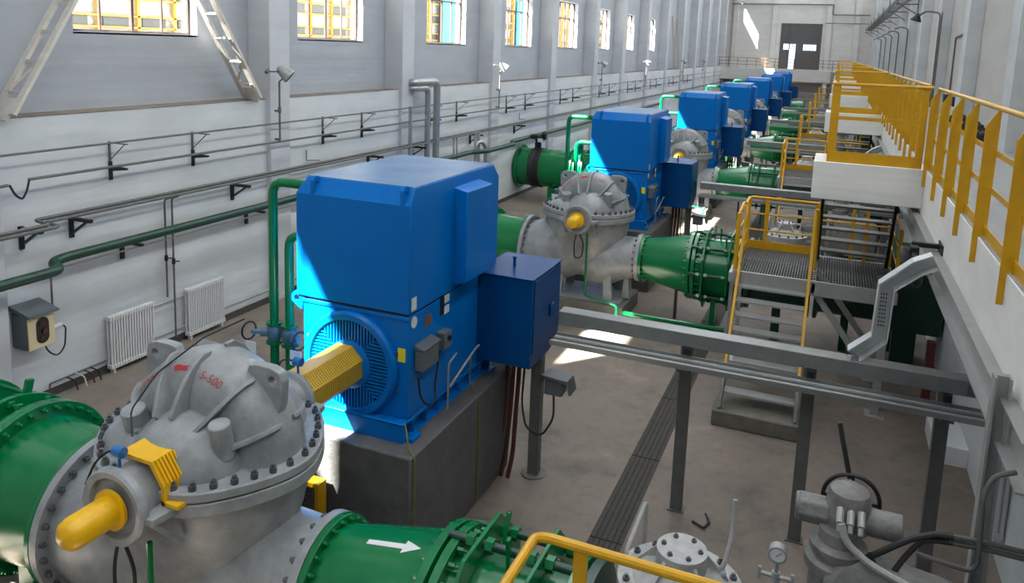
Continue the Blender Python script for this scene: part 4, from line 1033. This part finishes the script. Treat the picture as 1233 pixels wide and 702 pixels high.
def flat_post(mb, x, y, z0, z1, w=.10): return mb.box(x - w / 2, x + w / 2, y - .006, y + .006, z0, z1)
br = thing('balcony_railing', (.6, 12.05, 4.09), '', 'balcony railing', 'yellow balcony railings')
part('top_rail', MB().tube([(-.02, 13.0, 5.22), (-.02, 12.07, 5.22), (1.25, 12.07, 5.22)], .026, n=10, fillet=.05), 'yellow', br)
part('mid_rail', MB().box(-.02, 1.2, 12.065, 12.075, 4.71, 4.76).box(-.025, -.015, 12.07, 13.0, 4.71, 4.76), 'yellow', br)
part('toe_plate', MB().box(-.02, 1.2, 12.055, 12.063, 4.09, 4.25).box(-.025, -.015, 12.06, 13.0, 4.09, 4.25), 'yellow', br)
for x, y, w in ((.02, 12.08, .11), (1.16, 12.08, .09), (-.01, 12.98, .06)):
    part('post', flat_post(MB(), x, y, 4.09, 5.21, w), 'yellow', br)
row(br, 'yellow railing on the white balcony {}', range(1, 6))

def mezz_section(y0, y1):
    t = thing('mezzanine_railing', (1.25, (y0 + y1) / 2, 3.87), '', 'mezzanine railing', 'yellow railing sections along the mezzanine')
    part('top_rail', MB().tube([(1.31, y0, 5.215), (1.31, y1, 5.215)], .024, n=12), 'yellow', t)
    for z in (4.52, 4.84): part('mid_rail', MB().box(1.296, 1.304, y0, y1, z - .025, z + .025), 'yellow', t)
    part('toe_plate', MB().box(1.285, 1.293, y0, y1, 4.09, 4.21), 'yellow', t)
    return t
def mezz_post(t, y):
    pts = [(1.205, 3.87), (1.31, 3.87), (1.31, 5.20), (1.285, 5.20), (1.205, 5.06)]
    part('post', MB().prism(pts, 'xz', y - .007, y + .007), 'yellow', t, smooth=0)
ms = mezz_section(2.6, 12.0)
for y in (2.9, 4.0, 5.15, 6.34, 7.6, 8.7, 9.7, 10.75, 11.88): mezz_post(ms, y)
ms['label'] = 'nearest yellow mezzanine railing section, its flat posts at the right edge of the photo'
ms2 = mezz_section(13.1, 22.95)
for j in range(10): mezz_post(ms2, 13.2 + j * 1.07)
ms2['label'] = 'yellow mezzanine railing section just past the nearest white balcony'
for k, w in ((1, 'second'), (2, 'third'), (3, 'fourth'), (4, 'fifth')):
    copy_tree(ms2, PITCH * k, 'yellow mezzanine railing section past the %s white balcony' % w)
ms3 = mezz_section(67.9, 78.6)
for j in range(10): mezz_post(ms3, 68.1 + j * 1.1)
ms3['label'] = 'last yellow mezzanine railing section, ending at the far platform'

fl = thing('floodlight', (1.1, 9.75, 3.45), 'black floodlight on a bracket fixed to the white mezzanine face', 'floodlight')
part('bracket', MB().bar((1.25, 9.72, 3.52), (.96, 9.72, 3.52), .07, .05).bar((1.25, 9.50, 3.40), (.96, 9.56, 3.40), .07, .05).bar((.98, 9.50, 3.40), (.98, 9.74, 3.52), .05, .05), 'blackmetal', fl)
part('wall_plate', MB().box(1.235, 1.255, 9.46, 9.8, 3.34, 3.58), 'blackmetal', fl)
part('gear_box', MB().box(.94, 1.03, 9.56, 9.70, 3.40, 3.52), 'blackmetal', fl, bev=.015)
part('head', MB().lathe([(.05, -.14), (.08, -.08), (.22, -.02), (.25, .02), (.24, .03), (.0, .0)], (.98, 9.62, 3.28), (-.85, .25, -.45), n=26), 'blackmetal', fl)
part('lead', MB().tube([(1.0, 9.7, 3.38), (1.02, 9.68, 3.2), (1.12, 9.7, 3.08), (1.2, 9.75, 3.2)], .01, n=6, fillet=.06), 'black', fl)

# far platform railing
fpr = thing('platform_railing', (-5, 79.35, 4.25), 'thin brown railing along the far platform in front of the big door', 'railing')
for z in (5.22, 4.9, 4.58): part('rail', MB().cyl((XU + .2, 79.35, z), (XM - .1, 79.35, z), .022, n=8), 'rust', fpr)
for j in range(14): part('post', MB().cyl((XU + .3 + j * .87, 79.35, 4.0), (XU + .3 + j * .87, 79.35, 5.22), .025, n=8), 'rust', fpr)
ps = thing('far_stair', (.2, 77.6, 0), 'brown steel stair climbing to the far platform beside the mezzanine', 'steel stair')
for x in (-.5, .5): part('stringer', MB().bar((x, 75.6, 0.02), (x, 79.15, 4.2), .05, .2), 'rust', ps)
for j in range(12): part('tread', MB().box(-.48, .48, 75.7 + j * .29, 75.95 + j * .29, .30 + j * .34, .33 + j * .34), 'steel_dark', ps)

# ------------------------------------------------------------------ left wall services
def long_tube(name, pts, r, m, label, cat, group=None, fillet=.1, n=10):
    return single(name, MB().tube(pts, r, n=n, fillet=fillet), m, label, cat, group)
long_tube('conduit', [(-10.42, 6.2, 3.87), (-10.42, 78, 3.86)], .018, 'steel_dark', 'upper thin grey conduit running the length of the left wall', 'conduit')
long_tube('conduit', [(-10.42, 7.3, 3.49), (-10.42, 78, 3.48)], .022, 'steel_dark', 'dark conduit below the upper one along the left wall', 'conduit')
long_tube('conduit', [(-10.42, 6.2, 3.42), (-10.42, 7.0, 3.45)], .022, 'steel_dark', 'short conduit stub at the left edge of the photo', 'conduit')
long_tube('cable', [(-10.42, 7.02, 3.45), (-10.40, 7.08, 3.30), (-10.40, 7.18, 3.22), (-10.41, 7.26, 3.34), (-10.42, 7.31, 3.49)], .016, 'black', 'black cable looped between two conduits on the first pillar', 'cable', fillet=.05)
for j, (dx, dz) in enumerate(((0, 0), (.07, -.04))):
    long_tube('steel_pipe', [(-10.12 + dx, 5.8, 2.86 + dz), (-10.12 + dx, 7.35 + .1 * j, 2.86 + dz), (-10.45 + dx, 7.38 + .1 * j, 2.88 + dz), (-10.45 + dx, 78, 2.80 + dz)], .028, 'steel_dark', ('back', 'front')[j] + ' grey steel pipe of the pair above the green pipe on the left wall', 'steel pipe', fillet=.06)
long_tube('green_pipe', [(-10.0, 5.6, 2.2), (-10.0, 7.25, 2.2), (-10.05, 7.42, 2.2), (-10.32, 7.5, 2.24), (-10.36, 7.75, 2.25), (-10.36, 21.6, 2.25), (-10.05, 22.2, 2.25), (-10.05, 24.4, 2.25), (-10.36, 24.9, 2.25), (-10.36, 50, 2.25)], .075, 'green_dark', 'thick dark green pipe running along the left wall', 'green pipe', fillet=.16, n=14)
long_tube('steel_pipe', [(-10.45, 7.6, 2.08), (-10.45, 20, 2.06)], .012, 'steel', 'thin pale pipe just under the dark green wall pipe', 'steel pipe')
# brackets
def bracket(y, z, arm, drop, name='wall_bracket'):
    return MB().box(-10.75, -10.72, y - .015, y + .015, z - drop, z + .03).box(-10.75, -10.75 + arm, y - .012, y + .012, z, z + .018)
yb = [8.9, 10.65, 14.54, 16.12, 19.6, 21.3, 25.2, 27.0, 31.0, 32.7, 36.8, 38.6, 42.4, 44.2, 48.1, 49.8, 53.8, 55.4, 59.4, 61]
ups, los = [], []
for i, y in enumerate(yb):
    place = '%s bay' % ('first', 'second', 'third', 'fourth', 'fifth', 'sixth', 'seventh', 'eighth', 'ninth', 'tenth')[i // 2]
    side = ('left', 'right')[i % 2]
    mb = bracket(y, 3.82, .42, .34).bar((-10.73, y, 3.54), (-10.40, y, 3.82), .014, .014)
    single('wall_bracket', mb, 'steel_dark', 'upper triangular conduit bracket, %s one in the %s of the left wall' % (side, place), 'bracket', 'triangular brackets for the upper conduit', smooth=0)
    mb = MB().box(-10.75, -10.71, y - .025, y + .025, 3.22, 3.52).prism([(-10.75, 3.46), (-10.36, 3.44), (-10.36, 3.41), (-10.75, 3.36)], 'xz', y - .02, y + .02)
    single('wall_bracket', mb, 'blackmetal', 'lower dark conduit bracket, %s one in the %s of the left wall' % (side, place), 'bracket', 'dark brackets for the lower conduit', smooth=0)
for i, y in enumerate((7.35, 8.15, 11.62, 16.4, 18.6, 22.3, 26.0)):
    mb = MB().box(-10.75, -10.70, y - .03, y + .03, 2.42, 2.76).box(-10.75, -10.28, y - .03, y + .03, 2.70, 2.75).bar((-10.72, y, 2.48), (-10.36, y, 2.72), .05, .03)
    single('pipe_bracket', mb, 'blackmetal', 'dark angle bracket under the steel pipe pair, %s from the left' % ('first', 'second', 'third', 'fourth', 'fifth', 'sixth', 'seventh')[i], 'bracket', 'angle brackets under the steel pipes', smooth=0)
for i, y in enumerate((9.05, 12.0, 16.2, 20.4)):
    mb = MB().box(-10.75, -10.70, y - .03, y + .03, 1.86, 2.2).box(-10.75, -10.26, y - .03, y + .03, 2.13, 2.17)
    single('pipe_bracket', mb, 'blackmetal', 'dark bracket carrying the green wall pipe, %s from the left' % ('first', 'second', 'third', 'fourth')[i], 'bracket', 'brackets under the green wall pipe', smooth=0)
# risers between pipes and heating lines
for j, y in enumerate((9.90, 10.06)):
    t = thing('heating_riser', (-10.65, y, .1), ('left', 'right')[j] + ' of two thin heating risers between the radiators', 'heating riser')
    part('pipe', MB().tube([(-10.5, y, 2.78), (-10.66, y, 2.72), (-10.66, y, .95 if j == 0 else .15)], .017, n=8, fillet=.05), 'steel_dark', t)
    part('valve', MB().cyl((-10.66, y, 1.62 - .1 * j), (-10.66, y, 1.72 - .1 * j), .03, n=8).cyl((-10.66, y - .05, 1.67 - .1 * j), (-10.58, y + .06, 1.67 - .1 * j), .012, n=6), 'blackmetal', t)
long_tube('heating_pipe', [(-10.68, 9.55, .86), (-10.68, 10.27, .86)], .015, 'steel', 'upper heating pipe joining the two radiators', 'heating pipe')
long_tube('heating_pipe', [(-10.68, 9.56, .28), (-10.68, 10.3, .28)], .016, 'steel', 'lower heating pipe joining the two radiators', 'heating pipe')
long_tube('heating_pipe', [(-10.68, 11.25, .32), (-10.68, 17.2, .30)], .018, 'steel', 'heating pipe along the wall right of the right radiator', 'heating pipe')
long_tube('heating_pipe', [(-10.68, 7.62, .16), (-10.68, 7.62, .24), (-10.68, 8.62, .24)], .016, 'steel_dark', 'heating pipe left of the left radiator', 'heating pipe', fillet=.03)
for i, y in enumerate((8.0, 8.16, 8.30, 8.42)):
    long_tube('cable', [(-10.66, y - .12, .25), (-10.60, y - .02, .17), (-10.58, y + .01, .0)], .012, ('black', 'white_brace', 'maroon', 'black')[i], '%s short cable hanging to the floor left of the left radiator' % ('black', 'pale', 'dark red', 'second black')[i], 'cable', fillet=.03)
def radiator(x0, x1, y0, y1, z0, z1, label, n=12):
    t = thing('radiator', ((x0 + x1) / 2, (y0 + y1) / 2, z0 - .08), label, 'radiator', 'white column radiators')
    w = (y1 - y0) / n
    for i in range(n):
        yc = y0 + w * (i + .5); mb = MB()
        for xx in (x0 + .025, x1 - .025):
            mb.tube([(xx, yc, z0 + .02), (xx, yc, z1 - .02)], w * .36, n=10)
        mb.box(x0, x1, yc - w * .42, yc + w * .42, z1 - .07, z1).box(x0, x1, yc - w * .42, yc + w * .42, z0, z0 + .07)
        part('section', mb, 'rad', t, bev=.006)
    part('leg', MB().box(x0 + .02, x1 - .02, y0 + .05, y0 + .09, z0 - .08, z0), 'rad', t); part('leg', MB().box(x0 + .02, x1 - .02, y1 - .09, y1 - .05, z0 - .08, z0), 'rad', t)
    return t
radiator(-10.70, -10.58, 8.64, 9.54, .08, .98, 'white column radiator nearer the left edge, left of the two risers', 17)
radiator(-10.70, -10.58, 10.30, 11.22, .08, .98, 'white column radiator right of the two thin risers', 17)
radiator(2.03, 2.14, 9.28, 9.98, .42, 1.46, 'white radiator under the mezzanine at the right edge', 9)
# the open junction box on the first pillar
jb = thing('junction_box', (-10.52, 7.35, .96), 'grey junction box with beige front on the first pillar', 'junction box')
part('body', MB().box(-10.75, -10.42, 7.13, 7.56, .98, 1.50), 'boxgrey', jb, bev=.02)
part('hood', MB().prism([(-10.75, 1.55), (-10.32, 1.49), (-10.32, 1.52), (-10.75, 1.62)], 'xz', 7.11, 7.58), 'boxgrey', jb)
fc = part('cover', MB().box(-10.42, -10.40, 7.14, 7.55, .98, 1.46), 'beige', jb, bev=.006)
o = part('opening', MB().prism(arc(7.36, 1.34, .10, 0, PI, 12) + arc(7.36, 1.14, .10, PI, 2 * PI, 12), 'yz', -10.402, -10.397), 'blackmetal', jb); o.parent = fc
part('socket', MB().cyl((-10.398, 7.34, 1.34), (-10.38, 7.34, 1.34), .03, n=12).cyl((-10.398, 7.38, 1.22), (-10.37, 7.38, 1.22), .04, n=12).cyl((-10.398, 7.34, 1.12), (-10.38, 7.34, 1.12), .03, n=12), 'brown', jb)
part('plug', MB().cyl((-10.5, 7.56, 1.18), (-10.48, 7.72, 1.20), .035, n=12), 'plate', jb)
part('lead', MB().tube([(-10.46, 7.42, .98), (-10.44, 7.46, .86), (-10.44, 7.60, .74), (-10.46, 7.74, .84), (-10.46, 7.77, 1.15), (-10.48, 7.70, 1.20)], .012, n=7, fillet=.08), 'black', jb)
long_tube('conduit', [(-10.66, 7.72, 2.15), (-10.66, 7.72, 1.2)], .016, 'steel_dark', 'thin conduit from green wall pipe down to the beige junction box', 'conduit')
# wall lamps on poles
for i, y in enumerate((12.63, 23.75, 35.9, 45.2, 57.0, 66.0)):
    t = thing('wall_lamp', (-10.38, y, 3.5), 'silver floodlight on a thin pole by the left wall, %s' % ('nearest the camera', 'second from the camera', 'third from the camera', 'fourth from the camera', 'fifth from the camera', 'farthest from the camera')[i], 'wall lamp', 'floodlights on poles along the left wall')
    part('pole', MB().cyl((-10.38, y, 3.5), (-10.38, y, 4.72), .02, n=8).box(-10.5, -10.38, y - .02, y + .02, 3.52, 3.56).box(-10.5, -10.38, y - .02, y + .02, 4.1, 4.14).cyl((-10.38, y, 4.08), (-10.38, y, 4.2), .035, n=8), 'steel_dark', t)
    hd = part('head', MB().lathe([(.03, -.20), (.09, -.14), (.13, 0), (.15, .10), (.145, .11), (.0, .11)], (-10.30, y + .10, 4.88), (.62, .35, -.55), n=20), 'steel', t)
    o = part('lens', MB().lathe([(.0, .112), (.135, .112)], (-10.30, y + .10, 4.88), (.62, .35, -.55), n=20), 'blackmetal', t); o.parent = hd
    part('arm', MB().cyl((-10.38, y, 4.72), (-10.30, y + .08, 4.82), .018, n=8).cyl((-10.5, y - .22, 4.92), (-10.34, y + .02, 4.92), .016, n=8).cyl((-10.5, y - .25, 4.90), (-10.5, y - .18, 4.94), .04, n=10), 'steel_dark', t)
# lagged duct pair rising into the wall, small pipes beside it
for j, (ya, za, lab) in enumerate(((19.42, 4.52, 'outer'), (18.9, 4.36, 'inner'))):
    long_tube('lagged_pipe', [(-10.95 + .1, 18.30, za), (-10.45, 18.30, za), (-10.42, ya, za), (-10.42, ya, 1.6)], .10 - .02 * j, 'alu', lab + ' of two silver lagged pipes bending into the wall beyond the nearest motor', 'lagged pipe', fillet=.2, n=14)
long_tube('conduit', [(-10.42, 17.95, 3.9), (-10.42, 17.95, 2.3)], .05, 'alu', 'short upright silver conduit at the pillar left of the lagged pipes', 'conduit')
for i, y in enumerate((20.5, 20.7, 22.0, 22.25)):
    long_tube('steel_pipe', [(-10.40, y, 2.86), (-10.36, y, 1.2)], .03 + .02 * (i > 1), 'steel', '%s upright steel pipe beyond the lagged pipes on the left wall' % ('first', 'second', 'third', 'fourth')[i], 'steel pipe')
long_tube('steel_pipe', [(-10.36, 22.0, 2.2), (-10.36, 22.0, 2.5), (-10.3, 22.3, 2.52), (-10.28, 22.55, 2.3), (-10.28, 22.55, 1.2)], .06, 'alu', 'silver hooked pipe beyond the lagged pipes on the left wall', 'steel pipe', fillet=.12)
for i, y in enumerate((13.9, 26.4)):
    long_tube('cable_hook', [(-10.70, y, 3.15), (-10.70, y, 2.92), (-10.64, y + .4, 2.88)], .012, 'steel_dark', '%s small bent wire hook above the steel pipe pair' % ('nearer', 'farther')[i], 'wire hook', fillet=.02)
# roof braces standing on the ledge
def lattice(p, q, width, label):
    t = thing('lattice_brace', p, label, 'lattice brace', 'white lattice braces on the wall ledge')
    p, q = Vector(p), Vector(q); d = (q - p).normalized(); side = Vector((1, 0, 0))
    for k, s_ in enumerate((-1, 1)):
        o = side * (s_ * width / 2)
        part('chord', MB().bar(p + o, q + o, .055, .12, up=(1, 0, 0)), 'white_brace', t, bev=.006)
    L = (q - p).length; n = int(L / .52)
    for j in range(n):
        a = p + d * (.35 + j * .52)
        part('rung', MB().bar(a - side * width / 2, a + side * width / 2, .05, .05), 'white_brace', t)
    part('diagonal', MB().bar(p + d * .35 - side * width / 2, p + d * .9 + side * width / 2, .04, .04), 'white_brace', t)
    part('gusset', MB().bar(p - d * .1 - side * .02, p + d * .25 - side * .02, .04, .30, up=(1, 0, 0)), 'white_brace', t)
    return t
lattice((-10.74, 12.25, 4.40), (-10.74, 9.9, 8.0), .36, 'white lattice brace leaning left from the pillar right of the first window')
lattice((-10.74, 7.22, 4.40), (-10.74, 9.0, 7.2), .36, 'white lattice brace leaning right in the top left corner')
lattice((-10.72, 56.3, 4.40), (-10.72, 54.6, 8.0), .36, 'small white lattice brace far down the left wall')

# ------------------------------------------------------------------ right wall services
long_tube('conduit', [(2.66, 26.3, 4.2), (2.66, 26.3, 6.9), (2.62, 26.4, 7.0), (2.3, 26.6, 7.06), (2.1, 26.8, 6.9)], .03, 'steel_dark', 'upright conduit with swan neck lamp arm on the right wall', 'conduit', fillet=.1)
ll = thing('swan_neck_lamp', (2.05, 26.8, 6.8), 'dark lamp on the swan neck arm at the upper right', 'lamp')
part('shade', MB().lathe([(.03, -.12), (.16, .08), (.16, .12), (.0, .12)], (2.08, 26.8, 6.88), (-.3, 0, -1), n=18), 'blackmetal', ll)
part('wire', MB().cyl((2.08, 26.8, 6.95), (2.08, 26.8, 7.6), .012, n=6), 'blackmetal', ll)
long_tube('conduit', [(2.66, 25.9, 4.2), (2.66, 25.9, 7.0)], .022, 'steel_dark', 'second upright conduit beside the swan neck conduit', 'conduit')
long_tube('conduit', [(2.96, 24.9, 4.3), (2.96, 24.9, 6.25), (2.96, 23.3, 6.32)], .025, 'steel_dark', 'conduit on the right wall bending right at its top', 'conduit', fillet=.12)
for i, (y, z) in enumerate(((26.5, 4.45), (25.2, 4.5), (23.4, 4.52))):
    t = single('socket_box', MB().box(2.60 if i < 1 else 2.88, 2.70 if i < 1 else 2.99, y, y + .32, z - .12, z + .14), 'blackmetal', '%s dark socket box low on the right wall behind the railing' % ('left', 'middle', 'right')[i], 'socket box', 'socket boxes on the right wall', bev=.01)
for i, (y, s_) in enumerate(((20.6, .45), (18.6, .62), (16.7, .4))):
    mb = MB().ellipsoid((2.72, y, 4.112), .22, s_, .30, zmin=0)
    t = thing('equipment_bundle', (2.72, y, 4.112), '%s dark bundle of equipment lying on the mezzanine by the wall' % ('left', 'middle', 'right')[i], 'bundle', 'dark bundles on the mezzanine')
    part('bag', MB().box(2.52, 2.88, y - s_ * .6, y + s_ * .6, 4.112, 4.34), 'black', t, bev=.06)
    part('strap', MB().tube([(2.5, y - .1, 4.2), (2.55, y - .1, 4.37), (2.8, y - .1, 4.37), (2.9, y - .1, 4.2)], .02, n=6, fillet=.05), 'blackmetal', t)
ld = thing('ladder_tray', (2.4, 55, 7.9), 'grey ladder cable tray high along the far right wall', 'cable tray')
for x in (2.15, 2.65): part('side_rail', MB().box(x - .02, x + .02, 34, 81.5, 8.15, 8.27), 'steel_dark', ld)
mb = MB()
for j in range(60): mb.box(2.15, 2.65, 34.2 + j * .79, 34.26 + j * .79, 8.16, 8.19)
part('rung', mb, 'steel_dark', ld, smooth=0)
for j in range(8): part('bracket', MB().box(1.9, 2.72, 35 + j * 5.75, 35.07 + j * 5.75, 7.75, 7.8).bar((2.0, 35 + j * 5.75, 7.8), (2.68, 35 + j * 5.75, 7.4), .04, .04).box(1.95, 2.0, 35 + j * 5.75, 35.07 + j * 5.75, 7.75, 8.3), 'steel_dark', ld)
for i, y in enumerate((38.0, 43.6, 49.2, 55, 61)):
    long_tube('conduit', [(2.66, y, 4.2), (2.66, y, 6.9), (2.4, y + .1, 7.0), (2.15, y + .2, 6.9)], .03, 'steel_dark', 'upright lamp conduit on the right wall beyond the swan neck one, %s of five' % ('first', 'second', 'third', 'fourth', 'fifth')[i], 'conduit', 'far lamp conduits on the right wall', fillet=.1)
long_tube('steel_pipe', [(-10.4, 81.7, 10.55), (-.9, 81.7, 10.55), (-.9, 81.7, 9.6), (2.4, 81.7, 9.6)], .06, 'steel_dark', 'dark pipe crossing the far wall above the big door', 'steel pipe', fillet=.1)
long_tube('steel_pipe', [(-1.5, 81.7, 8.8), (2.4, 81.7, 8.8)], .04, 'steel_dark', 'lower dark pipe on the far wall right of the big door', 'steel pipe')
single('white_plinth', MB().box(1.72, 2.15, 11.7, 12.7, 0, .28), 'white_paint', 'low white plinth on the floor under the mezzanine', 'plinth', bev=.01)
long_tube('green_pipe', [(-5.2, 15.05, .22), (-1.6, 15.05, .22)], .05, 'green', 'thin green pipe low on the floor before the second pump', 'green pipe')
long_tube('bent_rod', [(-1.12, 8.78, .02), (-.98, 8.70, .02), (-.93, 8.85, .02), (-1.0, 9.0, .02)], .014, 'blackmetal', 'bent dark rod lying on the floor by the trunking leg', 'rod', fillet=.03)

# ------------------------------------------------------------------ outside the windows
struct('ground', MB().box(-70, -12.0, -60, 140, 3.6, 4.0), 'earth', smooth=0).name = 'ground_outside'
bld = thing('neighbour_building', (-26, 40, 4.0), 'pale building with yellow steel framing seen through the left windows', 'building')
part('wall', MB().box(-32, -27, -20, 130, 4.0, 13), 'facade', bld, smooth=0)
mb = MB()
for j in range(78):
    y = -18 + j * 1.9; mb.box(-26.9, -26.75, y, y + .13, 4.0, 12.6)
for z in (5.3, 5.75, 6.2, 6.9, 7.5, 8.3, 9.2, 10.4): mb.box(-26.85, -26.75, -18, 130, z, z + .07)
part('frame', mb, 'orange', bld, smooth=0)
mb = MB()
for j in range(78):
    y = -18 + j * 1.9
    for z in (5.8, 7.0, 8.5): mb.box(-27.0, -26.92, y + .4, y + 1.6, z, z + .45)
part('window', mb, 'facade_grey', bld, smooth=0)
for y0 in (49.8, 63.8): part('panel', MB().box(-26.5, -26.4, y0, y0 + 3.2, 4, 9.5), 'facade_blue', bld, smooth=0)
